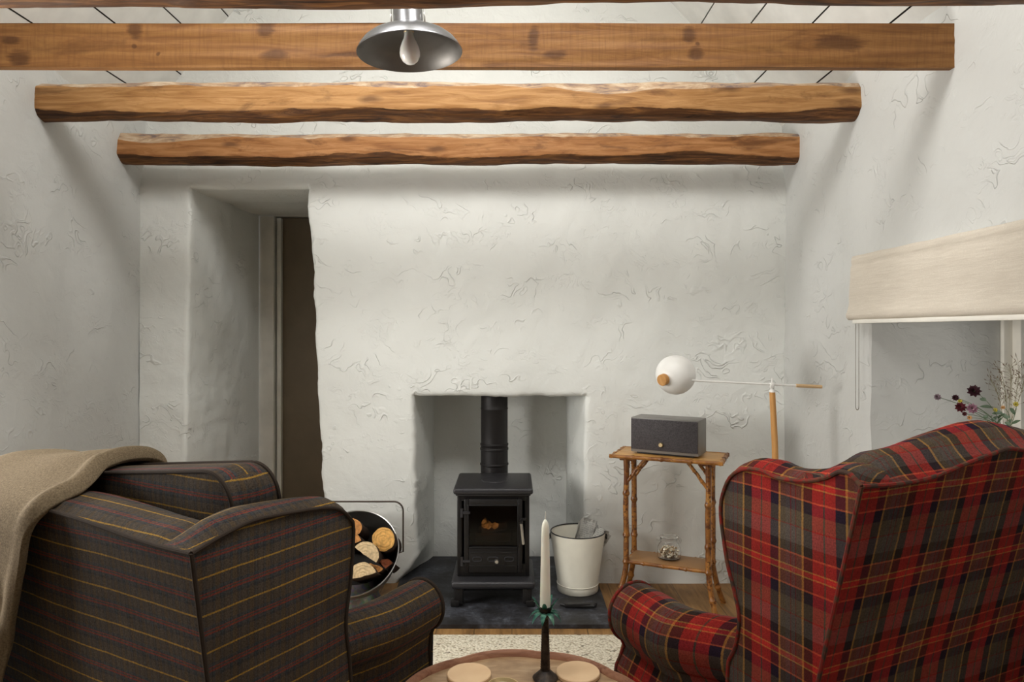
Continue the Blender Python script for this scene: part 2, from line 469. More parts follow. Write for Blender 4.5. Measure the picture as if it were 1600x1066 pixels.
# wall behind the camera, out of view, darkened to cut bounced light
bm = bmesh.new()
vv = [bm.verts.new(p) for p in ((XL-.1, YB, 0), (XR+.1, YB, 0), (XR+.1, YB, ZR), (RX, YB, RZ), (XL-.1, YB, ZL))]
bm.faces.new(list(reversed(vv)))
prop(link('wall_rear', bm, plain('dark low-bounce wall', (.17, .16, .145), .7)), kind='structure')

# ceiling: painted boards running front to back on both slopes, open gaps over dark felt
SLY = (.45, 2.20)      # skylight, along the room
def slope(side):
    a = Vector((XL if side < 0 else XR, 0, ZL if side < 0 else ZR)); b = Vector((RX, 0, RZ))
    u = (b-a).normalized(); L = (b-a).length
    nrm = Vector((-u.z, 0, u.x)) if side > 0 else Vector((-u.z, 0, u.x))
    if nrm.z < 0: nrm = -nrm          # outward (up)
    bm = bmesh.new()
    pitch = .203 if side < 0 else .210
    first = .106 if side < 0 else .066
    s0, s1 = 1.15, 2.20
    edges = [-.05, first]
    while edges[-1] + pitch < L: edges.append(edges[-1]+pitch)
    edges.append(L)
    g = .0035
    def slab(p, q, y0, y1, th=.016, up=0.0, mi=0):
        vs_ = []
        for yy in (y0, y1):
            for (ss, hh) in ((p, up), (q, up), (q, up+th), (p, up+th)):
                c = a + u*ss + nrm*hh; vs_.append(bm.verts.new((c.x, yy, c.z)))
        for f in ((0, 1, 2, 3), (7, 6, 5, 4), (0, 4, 5, 1), (1, 5, 6, 2), (2, 6, 7, 3), (3, 7, 4, 0)):
            ff = bm.faces.new([vs_[i] for i in f]); ff.material_index = mi
    for p, q in zip(edges, edges[1:]):
        p += g; q -= g
        if q < s0 or p > s1: slab(p, q, YB, D+.12)
        else:
            slab(p, q, YB, SLY[0]); slab(p, q, SLY[1], D+.12)
            if p < s0: slab(p, s0, SLY[0], SLY[1])
            if q > s1: slab(s1, q, SLY[0], SLY[1])
    for (p, q, y0, y1) in ((-.05, L, YB, SLY[0]), (-.05, L, SLY[1], D+.12), (-.05, s0, *SLY), (s1, L, *SLY)):
        slab(p, q, y0, y1, .02, .02, 1)
    # white lining of the roof window
    for (p, q, y0, y1) in ((s0-.02, s0, *SLY), (s1, s1+.02, *SLY), (s0-.02, s1+.02, SLY[0]-.02, SLY[0]), (s0-.02, s1+.02, SLY[1], SLY[1]+.02)):
        slab(p, q, y0, y1, .15, -.005, 2)
    bmesh.ops.recalc_face_normals(bm, faces=bm.faces)
    prop(link('ceiling', bm, [M_board, M_gap, M_frame], ang=20), kind='structure')
    c = a + u*(s0+s1)/2 + nrm*.13
    lamp = SKY_L if side < 0 else SKY_R
    lamp.location = (c.x, sum(SLY)/2, c.z)
    lamp.rotation_euler = (-nrm).to_track_quat('-Z', 'Y').to_euler()
slope(-1); slope(1)

# floor
def floor_mat():
    s = NT('oak floorboards'); g = s.coord()
    sx = s.n('ShaderNodeSeparateXYZ', {0: g}).outputs
    bx_ = s.math('DIVIDE', sx[0], .17); idn = s.math('FLOOR', bx_)
    fr = s.math('FRACT', bx_)
    gap = s.math('MAXIMUM', s.mr(fr, 0, .02, 1, 0), s.mr(fr, .98, 1, 0, 1))
    gg = s.n('ShaderNodeCombineXYZ', {0: s.math('MULTIPLY', sx[0], 12), 1: s.math('ADD', s.math('MULTIPLY', sx[1], 1.4), s.math('MULTIPLY', idn, 7.3)), 2: idn}).outputs[0]
    gr = s.noise(gg, 2.4, 5, .6, .8)
    c = s.ramp(gr, [(.3, srgb(104, 74, 40)), (.55, srgb(146, 108, 62)), (.75, srgb(166, 128, 80))])
    c = s.mix(s.math('MULTIPLY', gap, .8), c, (.03, .02, .01))
    return s.set(c, .5, normal=s.bump(s.math('SUBTRACT', gr, gap), .2, .004))
bm = bmesh.new(); box(bm, (-.1, 1.6, -.02), (4.8, 7.4, .04))
prop(link('floor', bm, floor_mat()), kind='structure')

# passage beyond the doorway
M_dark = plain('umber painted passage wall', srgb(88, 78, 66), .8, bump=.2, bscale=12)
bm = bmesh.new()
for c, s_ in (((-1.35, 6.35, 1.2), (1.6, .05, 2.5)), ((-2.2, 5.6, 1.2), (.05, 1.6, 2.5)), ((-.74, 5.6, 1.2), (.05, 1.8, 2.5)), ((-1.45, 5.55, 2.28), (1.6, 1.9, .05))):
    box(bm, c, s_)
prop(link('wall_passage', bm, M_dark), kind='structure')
# door frame and a half open dark door
bm = bmesh.new(); box(bm, (-1.652, 4.74, 1.06), (.118, .07, 2.12), .004); box(bm, (-1.57, 4.76, 1.06), (.03, .04, 2.10), .003)
box(bm, (-1.02, 4.76, 1.06), (.06, .09, 2.12), .004); box(bm, (-1.3, 4.77, 2.18), (.9, .09, .12), .004)
box(bm, (-2.0, 4.78, 1.15), (.66, .05, 2.4), 0)
dd = prop(link('door_1', bm, M_frame), kind='structure')
bm = bmesh.new(); box(bm, (-1.28, 4.80, 1.06), (.60, .04, 2.11), .003); link('door_leaf', bm, plain('umber painted door', srgb(122, 108, 88), .6, bump=.1, bscale=8), dd)

# window in the right wall
M_glass = NT('window glass'); M_glass = M_glass.set((1, 1, 1), .02, Transmission_Weight=1.0, IOR=1.1)
wx = XR+.57
bm = bmesh.new()
y0, y1, z0, z1 = 1.78, WIN[1], WIN[2], WIN[3]
for c, s_ in (((wx+.03, (y0+y1)/2, z0+.03), (.06, y1-y0, .06)), ((wx+.03, (y0+y1)/2, z1-.03), (.06, y1-y0, .06)),
              ((wx+.03, y0+.03, (z0+z1)/2), (.06, .06, z1-z0)), ((wx+.03, y1-.035, (z0+z1)/2), (.06, .07, z1-z0)), ((wx+.035, (y0+y1)/2, (z0+z1)/2), (.05, .05, z1-z0)),
              ((wx-.01, y1-.012, (z0+z1)/2), (.05, .024, z1-z0))):
    box(bm, c, s_, .006)
wf = prop(link('window_1', bm, M_frame), kind='structure')
wl = XL-.57  # frame and pane of the added left window, out of view
bm = bmesh.new(); a0_, a1_, b0_, b1_ = WIN_ADDED
for c, s_ in (((wl-.03, (a0_+a1_)/2, b0_+.03), (.06, a1_-a0_, .06)), ((wl-.03, (a0_+a1_)/2, b1_-.03), (.06, a1_-a0_, .06)), ((wl-.03, a0_+.03, (b0_+b1_)/2), (.06, .06, b1_-b0_)), ((wl-.03, a1_-.03, (b0_+b1_)/2), (.06, .06, b1_-b0_)), ((wl-.03, (a0_+a1_)/2, (b0_+b1_)/2), (.05, .05, b1_-b0_))):
    box(bm, c, s_, .006)
wf2 = prop(link('added_window', bm, M_frame), kind='structure')
bm = bmesh.new(); box(bm, (wl-.035, (a0_+a1_)/2, (b0_+b1_)/2), (.006, a1_-a0_-.1, b1_-b0_-.1)); link('pane', bm, M_glass, wf2)
bm = bmesh.new(); box(bm, (wx+.035, (y0+y1)/2, (z0+z1)/2), (.006, y1-y0-.1, z1-z0-.1))
link('pane', bm, M_glass, wf)
bm = bmesh.new(); box(bm, (XR+.285, (1.70+WIN[1])/2, .80), (.57, WIN[1]-1.70-.01, .012), .003)
prop(link('trim_1', bm, M_frame), kind='structure')

# ============================================================ BEAMS
def log_beam(name, cy, cz, rad, x0, x1, mat, seed, label, flat=False, tilt=0.0):
    bm = bmesh.new(); nx, ns = 320, 60; cx = (x0+x1)/2; rings = []; hws = []
    for i in range(nx+1):
        x = lerp(x0, x1, i/nx)
        sw = .012*N(x*1.1, seed); sz = .010*N(x*1.3, seed+5) + tilt*(x-cx)
        ring = []
        kf = .80 + .10*N(x*2.1, seed+3) + .05*N(x*6, seed+4); af = R(180 + 9*N(x*1.7, seed+6)); hw = []
        for k in range(ns):
            a = 2*PI*k/ns; ca, sa = math.cos(a), math.sin(a)       # ca -> y (away), sa -> z
            r = rad*(1 + .15*N(x*1.6, ca*1.1, sa*1.1+seed) + .10*N(x*5, ca*2+seed, sa*2) + .03*N(x*16, ca*4, sa*4+seed))
            # hewn scoops: planes cut off the round
            for q in range(9):
                px = x0 + (x1-x0)*((q*.618+seed*.37) % 1); an = (seed*2.3+q*2.4)
                dd = math.cos(a-an)
                wdt = .16+.10*((q*.37) % 1)
                cut = 1 - (.27)*math.exp(-((x-px)/wdt)**2)
                if dd > .2 and not flat and (q % 2): r = min(r, rad*cut/max(dd, .2)*1.0)
            cf = math.cos(a-af); rc = rad*(kf+.02*N(x*14, sa*5, seed))/max(cf, .2)
            hewn = (not flat) and cf > .2 and rc < r
            r0 = r
            if hewn: r = rc
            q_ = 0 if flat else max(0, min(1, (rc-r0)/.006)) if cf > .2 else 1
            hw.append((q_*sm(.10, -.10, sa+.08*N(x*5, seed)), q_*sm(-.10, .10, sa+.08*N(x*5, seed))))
            y, z = ca*r, sa*r
            if flat:
                z = sa*rad*(1+.03*N(x*1.2, sa, seed)+.02*N(x*4, sa*2, seed+2)); y = ca*rad
                if abs(sa) > .8: z *= 1 + .02*N(x*9, seed+sa)
                y = max(y, -rad*.20) if ca < 0 else y*.62
                if ca < 0: y = -rad*.20 - .004*N(x*2, sa*3, seed)
                z = max(-rad*.99, min(rad*.99, z*1.06))
                z -= .012*rad*0
            ring.append(bm.verts.new((x-cx, y+sw*(0 if flat else 1), z+sz)))
        rings.append(ring); hws.append(hw)
    for i in range(nx):
        for k in range(ns):
            f = bm.faces.new((rings[i][k], rings[i][(k+1) % ns], rings[i+1][(k+1) % ns], rings[i+1][k]))
    bm.faces.new(rings[0]); bm.faces.new(rings[-1])
    bmesh.ops.recalc_face_normals(bm, faces=bm.faces)
    o = link(name, bm, mat, loc=(cx, cy, cz), ang=50)
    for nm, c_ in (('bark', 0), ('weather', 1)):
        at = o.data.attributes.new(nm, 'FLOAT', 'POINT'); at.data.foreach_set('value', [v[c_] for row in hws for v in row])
    return prop(o, label, 'beam', 'roof beams across the room')
TAN, OCH, BRN, BRK = srgb(196, 142, 84), srgb(164, 108, 54), srgb(116, 70, 34), srgb(52, 32, 20)
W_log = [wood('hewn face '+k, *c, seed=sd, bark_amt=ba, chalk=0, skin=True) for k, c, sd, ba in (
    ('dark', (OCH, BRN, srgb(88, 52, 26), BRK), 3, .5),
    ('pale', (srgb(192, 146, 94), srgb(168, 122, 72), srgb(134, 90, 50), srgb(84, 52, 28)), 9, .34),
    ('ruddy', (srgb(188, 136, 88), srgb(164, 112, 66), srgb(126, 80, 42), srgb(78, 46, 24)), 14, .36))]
W_sawn = wood('sawn pine', srgb(152, 108, 60), srgb(136, 92, 48), srgb(108, 70, 36), srgb(74, 44, 20), seed=21, bark_amt=.22, grain=.5, knots=[((px-800)*2.34/1100+.263, (74-py)*2.34/1100, a, b) for px, py, a, b in ((36, 92, .045, .035), (18, 62, .04, .016), (217, 52, .030, .028), (216, 74, .012, .010), (127+128, 84, .008, .007), (415, 52, .035, .03), (433, 92, .055, .022), (835, 60, .02, .045), (862, 92, .045, .022), (1075, 58, .03, .035), (1088, 90, .030, .034), (1310, 72, .10, .028), (1090, 72, .01, .01), (560, 90, .12, .008))])
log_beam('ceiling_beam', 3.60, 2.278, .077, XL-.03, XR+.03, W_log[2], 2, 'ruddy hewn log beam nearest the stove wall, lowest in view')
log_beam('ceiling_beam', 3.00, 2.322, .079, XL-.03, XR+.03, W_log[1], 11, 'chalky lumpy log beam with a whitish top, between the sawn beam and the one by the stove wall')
log_beam('ceiling_beam', 2.34, 2.294, .0735, XL-.03, XR+.03, W_sawn, 5, 'flat faced sawn pine beam with knots, right behind the metal pendant lamp', flat=True)
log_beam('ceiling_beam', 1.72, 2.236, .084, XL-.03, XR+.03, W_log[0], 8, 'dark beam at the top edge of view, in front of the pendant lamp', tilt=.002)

# ============================================================ HEARTH AND STOVE
def hearth_mat():
    s = NT('black stone hearth'); g = s.coord()
    n1 = s.noise(g, 26, 5, .7); n2 = s.noise(g, 4, 4, .6)
    c = s.ramp(n1, [(.35, srgb(34, 33, 36)), (.55, srgb(66, 68, 75)), (.75, srgb(116, 120, 130))])
    c = s.mix(s.mr(n2, .4, .62), srgb(28, 26, 26), c)
    return s.set(c, .55, normal=s.bump(n1, .4, .003))
HZ = .02
bm = bmesh.new()
out = [(-.575, 3.187), (.455, 3.187), (.455, 3.745), (.43, 3.76), (.335, 4.15), (-.475, 4.15), (-.60, 3.765), (-.60, 3.75)]
lo = [bm.verts.new((x, y, 0.001)) for x, y in out]; hi = [bm.verts.new((x, y, HZ)) for x, y in out]
bm.faces.new(list(reversed(lo))); bm.faces.new(hi)
for i in range(len(out)): bm.faces.new((lo[i], lo[(i+1) % 8], hi[(i+1) % 8], hi[i]))
bmesh.ops.recalc_face_normals(bm, faces=bm.faces)
hs = link('hearth_slab', bm, hearth_mat(), ang=20)
prop(hs, 'black stone hearth slab on the floor under the stove', 'hearth')

M_iron = plain('matt black cast iron', srgb(34, 32, 32), .42, .35, bump=.25, bscale=160)
M_iron_hi = plain('worn black iron', srgb(58, 57, 60), .38, .4, bump=.3, bscale=120)
M_steel = plain('brushed steel', (.55, .54, .52), .3, 1, bump=.05)
M_dglass = NT('smoked stove glass')
t = M_dglass
g_ = t.n('ShaderNodeBsdfGlossy', {'Roughness': .08, 'Color': (.5, .5, .5, 1)}).outputs[0]
tr = t.n('ShaderNodeBsdfTransparent', {'Color': (.62, .58, .54, 1)}).outputs[0]
mx = t.n('ShaderNodeMixShader', {0: t.n('ShaderNodeFresnel', {'IOR': 1.4}).outputs[0], 1: tr, 2: g_}).outputs[0]
t.l(mx, t.out.inputs[0]); M_dglass = t.m

SX, SY = -.092, 3.455       # stove: centre x, front face y
st = empty('wood_stove', (SX, SY, HZ), 0, 'small black cast iron stove with glass door in the fireplace recess', 'stove')
SW, SD = .355, .33
zb, zt = .125, .535
bm = bmesh.new()
box(bm, (-SW/2+.012, SD/2, (zb+zt)/2), (.024, SD, zt-zb), .004)
box(bm, (SW/2-.012, SD/2, (zb+zt)/2), (.024, SD, zt-zb), .004)
box(bm, (0, SD-.01, (zb+zt)/2), (SW-.04, .02, zt-zb))
box(bm, (0, SD/2, zb+.01), (SW-.04, SD-.02, .02)); box(bm, (0, SD/2, zt-.01), (SW-.04, SD-.02, .02))
box(bm, (0, .012, zt-.02), (SW-.04, .024, .04)); box(bm, (0, .012, zb+.03), (SW-.04, .024, .06))
link('body', bm, M_iron, st)
bm = bmesh.new(); box(bm, (0, SD-.035, .36), (SW-.06, .028, .30), .003); box(bm, (0, SD/2, .225), (SW-.06, SD-.08, .075), .01)
link('firebrick', bm, plain('sooty firebrick', srgb(74, 60, 48), .9), st)
bm = bmesh.new(); box(bm, (0, SD/2-.005, zt+.012), (SW+.034, SD+.06, .03), .011, seg=3)
box(bm, (0, SD/2-.005, zt-.006), (SW+.012, SD+.03, .012), .004)
lathe(bm, [(.0, zt+.030), (.062, zt+.030), (.066, zt+.026)], 40, (0, SD*.5, 0))
link('top_plate', bm, M_iron_hi, st)
# door: cast frame round a smoked pane, with air vents below
dr_w, dz0, dz1 = .285, .150, .508
gx0, gx1, gz0, gz1 = -.118, .118, .275, .475
bm = bmesh.new()
def frame_ring(bm, x0, x1, z0, z1, X0, X1, Z0, Z1, y, th):
    cs = [((x0+X0)/2, (Z0+Z1)/2, X0 and abs(X0-x0), Z1-Z0)]
    for cx, cz, sx, sz in (((X0+x0)/2, (Z0+Z1)/2, abs(x0-X0), Z1-Z0), ((X1+x1)/2, (Z0+Z1)/2, abs(x1-X1), Z1-Z0),
                           ((x0+x1)/2, (Z1+z1)/2, x1-x0, abs(Z1-z1)), ((x0+x1)/2, (Z0+z0)/2, x1-x0, abs(z0-Z0))):
        box(bm, (cx, y, cz), (sx, th, sz), .004)
frame_ring(bm, gx0, gx1, gz0, gz1, -dr_w/2, dr_w/2, dz0, dz1, -.008, .026)
frame_ring(bm, gx0, gx1, gz0, gz1, gx0-.007, gx1+.007, gz0-.007, gz1+.007, -.022, .006)
box(bm, (0, -.022, .262), (.236, .006, .006), .002); box(bm, (0, -.022, .247), (.236, .006, .005), .002)
box(bm, (0, -.022, .182), (.236, .006, .005), .002)
door = link('door', bm, M_iron, st)
bm = bmesh.new(); box(bm, (0, -.006, (gz0+gz1)/2), (gx1-gx0+.006, .004, gz1-gz0+.006)); link('glass_pane', bm, M_dglass, door)
for vx, hw in ((-.078, .012), (0, .016), (.078, .012)):
    bm = bmesh.new()
    pts = [(vx-hw+.010*math.cos(a), -.0235, .216+.010*math.sin(a)) for a in [PI/2+PI*i/8 for i in range(9)]] + [(vx+hw+.010*math.cos(a), -.0235, .216+.010*math.sin(a)) for a in [-PI/2+PI*i/8 for i in range(9)]]
    pts.append(pts[0]); tube(bm, pts, .0028, 8, cap=False)
    link('air_vent', bm, M_iron_hi, door)
bm = bmesh.new(); lathe(bm, [(0, .030), (.008, .030), (.012, .024), (.012, .014), (.005, .010), (.005, 0)], 20, (.018, -.024, .212), Matrix.Rotation(R(90), 3, 'X'))
link('knob', bm, M_steel, door)
bm = bmesh.new(); tube(bm, [(.146, -.058, .300), (.136, -.062, .400)], .0075, 12)
hd = link('handle', bm, M_steel, door)
bm = bmesh.new(); tube(bm, [(.140, -.010, .408), (.138, -.030, .406), (.136, -.062, .402)], .008, 10); box(bm, (.143, -.012, .408), (.036, .012, .014), .003)
link('handle_bracket', bm, M_iron, hd)
for hz in (.205, .442):
    bm = bmesh.new(); tube(bm, [(-.152, -.020, hz-.022), (-.152, -.020, hz+.02)], .008, 10); box(bm, (-.134, -.022, hz), (.045, .008, .014), .003)
    link('hinge', bm, M_iron_hi, door)
bm = bmesh.new(); lathe(bm, [(0, .010), (.007, .008), (.008, 0)], 14, (.128, -.002, .523), Matrix.Rotation(R(90), 3, 'X')); link('bolt', bm, M_iron, st)
bm = bmesh.new()
box(bm, (0, .10, .105), (.405, .36, .038), .015, seg=3); link('ash_shelf', bm, M_iron_hi, st)
bm = bmesh.new()
vsx = box(bm, (0, .13, .085), (.365, .30, .05), .008); link('plinth', bm, M_iron, st)
for sx in (-1, 1):
    for yy in (-.045, .27):
        bm = bmesh.new()
        box(bm, (sx*.165, yy, .055), (.045, .045, .085), .008)
        tube(bm, [(sx*.166, yy, .09), (sx*.170, yy, .03), (sx*.178, yy-.004, .0)], [.024, .016, .019], 10)
        box(bm, (sx*.182, yy-.004, .016), (.044, .045, .032), .006)
        link('leg', bm, M_iron, st)
bm = bmesh.new()
fx, fy = -.006, .445
prof = [(.075, zt-.2), (.075, zt+.05), (.079, zt+.055), (.079, zt+.062), (.075, zt+.066), (.075, zt+.135), (.0785, zt+.139), (.0785, zt+.147), (.075, zt+.151), (.075, zt+.160), (.078, zt+.164), (.078, zt+.171), (.074, zt+.175),
        (.074, zt+.36), (.076, zt+.363), (.076, zt+.368), (.074, zt+.371), (.074, zt+.62)]
lathe(bm, prof, 40, (fx, fy, 0)); link('flue_pipe', bm, plain('black enamel flue', srgb(30, 27, 27), .5, .2, bump=.1), st)
# small fire behind the pane
M_bark = plain('bark', srgb(72, 52, 38), .9, bump=.8, bscale=40)
def cut_mat(name, col):
    s = NT(name); g = s.coord('Object')
    w1 = s.n('ShaderNodeTexWave', {'Vector': g, 'Scale': 22.0, 'Distortion': 5.0, 'Detail': 3.0, 'Detail Scale': 2.0}, wave_type='RINGS', rings_direction='Y').outputs['Fac']
    c = s.mix(s.math('MULTIPLY', w1, .35), col, [x*.6 for x in col])
    c = s.mix(s.mr(s.noise(g, 60, 3), .45, .7), c, [x*.62 for x in col])
    return s.set(c, .85, normal=s.bump(w1, .3, .004))
M_ash = plain('charred wood', srgb(120, 100, 80), .9, bump=.6, bscale=60)
for i, (a, b, r) in enumerate((((-.09, .12, .284), (.085, .10, .286), .021), ((-.07, .13, .315), (.06, .19, .322), .020))):
    bm = bmesh.new(); tube(bm, [Vector(a).lerp(Vector(b), t/8) for t in range(9)], r, 12, nz=.3)
    o = link('burning_log', bm, M_ash, loc=(SX, SY, HZ)); prop(o, ('charred log lying low behind the stove glass', 'charred log laid across another behind the stove glass')[i], 'log', 'logs burning in the stove')
sf = NT('flame'); gg = sf.coord()
e = sf.n('ShaderNodeEmission', {'Color': (1, .42, .10, 1), 'Strength': .30}).outputs[0]
tr2 = sf.n('ShaderNodeBsdfTransparent').outputs[0]
mm = sf.n('ShaderNodeMixShader', {0: sf.mr(sf.noise(gg, 26, 3, .6, .8), .42, .62), 1: tr2, 2: e}).outputs[0]
sf.l(mm, sf.out.inputs[0])
bm = bmesh.new()
for (fx_, fz_, fh) in ((-.045, .325, .060), (-.028, .32, .05), (.005, .32, .04)):
    lathe(bm, [(0, 0), (.016, .012), (.02, .028), (.012, fh*.7), (0, fh)], 14, (fx_, .12, fz_))
o = link('flame', bm, sf.m, loc=(SX, SY, HZ)); prop(o, 'small orange flames over the logs behind the stove glass', 'fire', kind='stuff')

# poker on the hearth
bm = bmesh.new(); tube(bm, [(.235, 3.40, .030), (.26, 3.385, .030), (.33, 3.375, .030), (.395, 3.37, .031)], [.007, .010, .010, .009], 10)
box(bm, (.315, 3.377, .033), (.125, .022, .018), .005); tube(bm, [(.398, 3.37, .026), (.402, 3.372, .046)], .006, 8)
o = link('fire_iron', bm, M_iron); prop(o, 'short black fire iron lying on the hearth in front of the bucket', 'fire iron')

# ============================================================ ENAMEL BUCKET WITH NEWSPAPERS
M_enam = plain('cream enamel', srgb(222, 218, 204), .28, 0, bump=.04, bscale=12, Coat_Weight=.4)
bk = empty('enamel_bucket', (.338, 3.622, HZ), 0, 'white enamel bucket with a black rim beside the stove', 'bucket')
bm = bmesh.new()
bh = .300
lathe(bm, [(0, .018), (.092, .018), (.096, .022), (.137, bh-.004), (.139, bh), (.141, bh-.004), (.104, .040), (.106, .036), (.106, .006), (.103, 0), (.098, 0), (.098, .012), (0, .012)], 64)
link('body', bm, M_enam, bk)
bm = bmesh.new(); lathe(bm, [(.138+.0032*math.cos(a), bh+.0032*math.sin(a)) for a in [2*PI*i/8 for i in range(8)]], 64, close=True); link('rim', bm, plain('black enamel', (.012, .012, .013), .3), bk)
bm = bmesh.new(); lathe(bm, [(.1055+.003*math.cos(a), .038+.003*math.sin(a)) for a in [2*PI*i/8 for i in range(8)]], 64, close=True); link('base_ring', bm, M_enam, bk)
M_bk = plain('black wire', (.02, .02, .02), .4, .6)
for sx in (-1, 1):
    bm = bmesh.new(); tube(bm, [(sx*(.137+.010), .012*math.cos(a), bh-.028+.013*math.sin(a)) for a in [2*PI*i/14 for i in range(15)]], .0028, 8, cap=False); box(bm, (sx*.137, 0, bh-.02), (.012, .022, .024), .003)
    link('handle_ear', bm, M_bk, bk)
bm = bmesh.new(); tube(bm, [(.148*math.cos(a), .148*math.sin(a)*.98, bh-.03-.060*math.sin(a)) for a in [PI*i/30 for i in range(31)]], .0026, 8); link('bail', bm, M_bk, bk)
def news_mat(seed):
    s = NT('newsprint'); uv = s.n('ShaderNodeTexCoord').outputs['UV']
    x = s.n('ShaderNodeSeparateXYZ', {0: uv}).outputs
    row = s.math('FRACT', s.math('MULTIPLY', x[1], 95)); rid = s.math('FLOOR', s.math('MULTIPLY', x[1], 95))
    wv = s.n('ShaderNodeCombineXYZ', {0: s.math('MULTIPLY', x[0], 260), 1: s.math('MULTIPLY', rid, 3.7), 2: seed}).outputs[0]
    ink = s.math('MULTIPLY', s.mr(row, .30, .38), s.mr(s.noise(wv, 1, 2), .44, .5))
    col_ = s.mr(s.math('FRACT', s.math('MULTIPLY', x[0], 16)), .08, .12)
    ink = s.math('MULTIPLY', ink, col_)
    big = s.mr(s.n('ShaderNodeTexNoise', {'Vector': uv, 'Scale': 17.0, 'Detail': 1.0}).outputs['Fac'], .56, .6)
    c = s.mix(s.math('MULTIPLY', ink, .30), srgb(226, 224, 218), srgb(80, 80, 82))
    c = s.mix(s.math('MULTIPLY', big, .35), c, srgb(90, 84, 84))
    return s.set(c, .9)
def newspaper(x, y, z0, wd, ht, rz, lean, roll, seed, label):
    bm = bmesh.new(); uvl = bm.loops.layers.uv.new('UVMap')
    nu, nv = 14, 10
    for layer in range(4):
        V = {}
        for i in range(nu+1):
            for j in range(nv+1):
                u = i/nu; v = j/nv
                a = (u-.5)*wd; b = v*ht*(1-.05*layer) + .008*N(u*3, layer*2, seed)
                c = .010*layer + .012*math.sin(u*PI*1.3+seed)+.010*N(u*3, v*3, seed+layer) + (.006*layer*(v))
                V[i, j] = bm.verts.new((a, c, b))
        for i in range(nu):
            for j in range(nv):
                f = bm.faces.new((V[i, j], V[i+1, j], V[i+1, j+1], V[i, j+1]))
                for lp, (p, q) in zip(f.loops, ((i, j), (i+1, j), (i+1, j+1), (i, j+1))): lp[uvl].uv = (p/nu*wd, q/nv*ht)
    bmesh.ops.solidify(bm, geom=bm.faces[:], thickness=.0012)
    o = link('newspaper', bm, news_mat(seed), ang=60)
    o.location = (x, y, z0); o.rotation_euler = (lean, roll, rz)
    return prop(o, label, 'newspaper', 'newspapers in the bucket')
newspaper(.352, 3.615, .20, .075, .185, R(10), R(-6), R(18), 1.0, 'folded newspaper standing tallest in the enamel bucket')
newspaper(.375, 3.635, .185, .085, .175, R(-14), R(-4), R(30), 2.4, 'folded newspaper leaning in the middle of those in the enamel bucket')
newspaper(.392, 3.610, .17, .065, .175, R(24), R(2), R(40), 5.2, 'folded newspaper slumped against the bucket rim away from the stove')

# ============================================================ LOG BASKET
M_galv = NT('galvanised steel'); s = M_galv; g = s.coord()
v_ = s.n('ShaderNodeTexVoronoi', {'Vector': g, 'Scale': 60.0}).outputs['Color']
c = s.mix(s.mr(s.noise(g, 8, 4), .35, .7), (.30, .30, .29), (.20, .195, .19)); c = s.mix(.15, c, v_)
M_galv = s.set(c, .42, .85, s.bump(s.noise(g, 10, 3), .2, .01))
LB = Vector((-.772, 3.44, 0))
lb = empty('log_scuttle', LB, 0, 'galvanised metal log scuttle on a flared foot beside the fireplace', 'basket')
bm = bmesh.new()
tilt = Matrix.Rotation(R(48), 3, 'X')      # opening turned towards the room
cR = Vector((0, -.02, .275))
prof = [(0, -.20), (.10, -.195), (.15, -.165), (.192, -.11), (.212, -.04), (.222, 0), (.216, 0), (.206, -.04), (.186, -.105), (.146, -.157), (.10, -.187), (0, -.190)]
lathe(bm, prof, 56, cR, tilt); bowl = link('bowl', bm, M_galv, lb)
bm = bmesh.new(); lathe(bm, [(.2145, -.004), (.2035, -.042), (.183, -.104), (.144, -.155), (.10, -.185), (0, -.188)], 48, cR, tilt); link('lining', bm, plain('near-black lining', (.03, .026, .022), .8), bowl)  # inner sheet that turns the inside of the bowl near-black
bm = bmesh.new(); lathe(bm, [(.219+.004*math.cos(a), .004*math.sin(a)) for a in [2*PI*i/8 for i in range(8)]], 56, cR, tilt, close=True); link('rim', bm, M_steel, lb)
bm = bmesh.new(); lathe(bm, [(.105, .135), (.108, .11), (.118, .05), (.140, .004), (.142, 0), (.137, 0), (.113, .05), (.100, .135)], 48, (0, .02, 0)); link('foot', bm, M_galv, lb)
for zz in (.03, .085):
    bm = bmesh.new(); lathe(bm, [(0, .004), (.005, .002), (.006, 0)], 10, (0.02, .02-.128+(zz-.03)*.28, zz), Matrix.Rotation(R(90), 3, 'X')); link('rivet', bm, M_steel, lb)
bm = bmesh.new()
hw = .240; r_ = .045; pts = [(-hw, .0, .27)]
zt2 = .515
pts += [(-hw+r_-r_*math.cos(a), 0, zt2-r_+r_*math.sin(a)) for a in [PI/2*i/8 for i in range(9)]]
pts += [(hw-r_+r_*math.sin(a), 0, zt2-r_+r_*math.cos(a)) for a in [PI/2*i/8 for i in range(9)]]
pts += [(hw, 0, .27), (hw-.025, 0, .265)]
tube(bm, pts, .0042, 10); link('bail', bm, plain('dull iron rod', srgb(92, 84, 78), .4, .7), lb)
cutY, cutO, cutP = cut_mat('cut wood yellow', srgb(240, 184, 104)), cut_mat('cut wood orange', srgb(226, 158, 92)), cut_mat('cut wood pale', srgb(232, 204, 160))
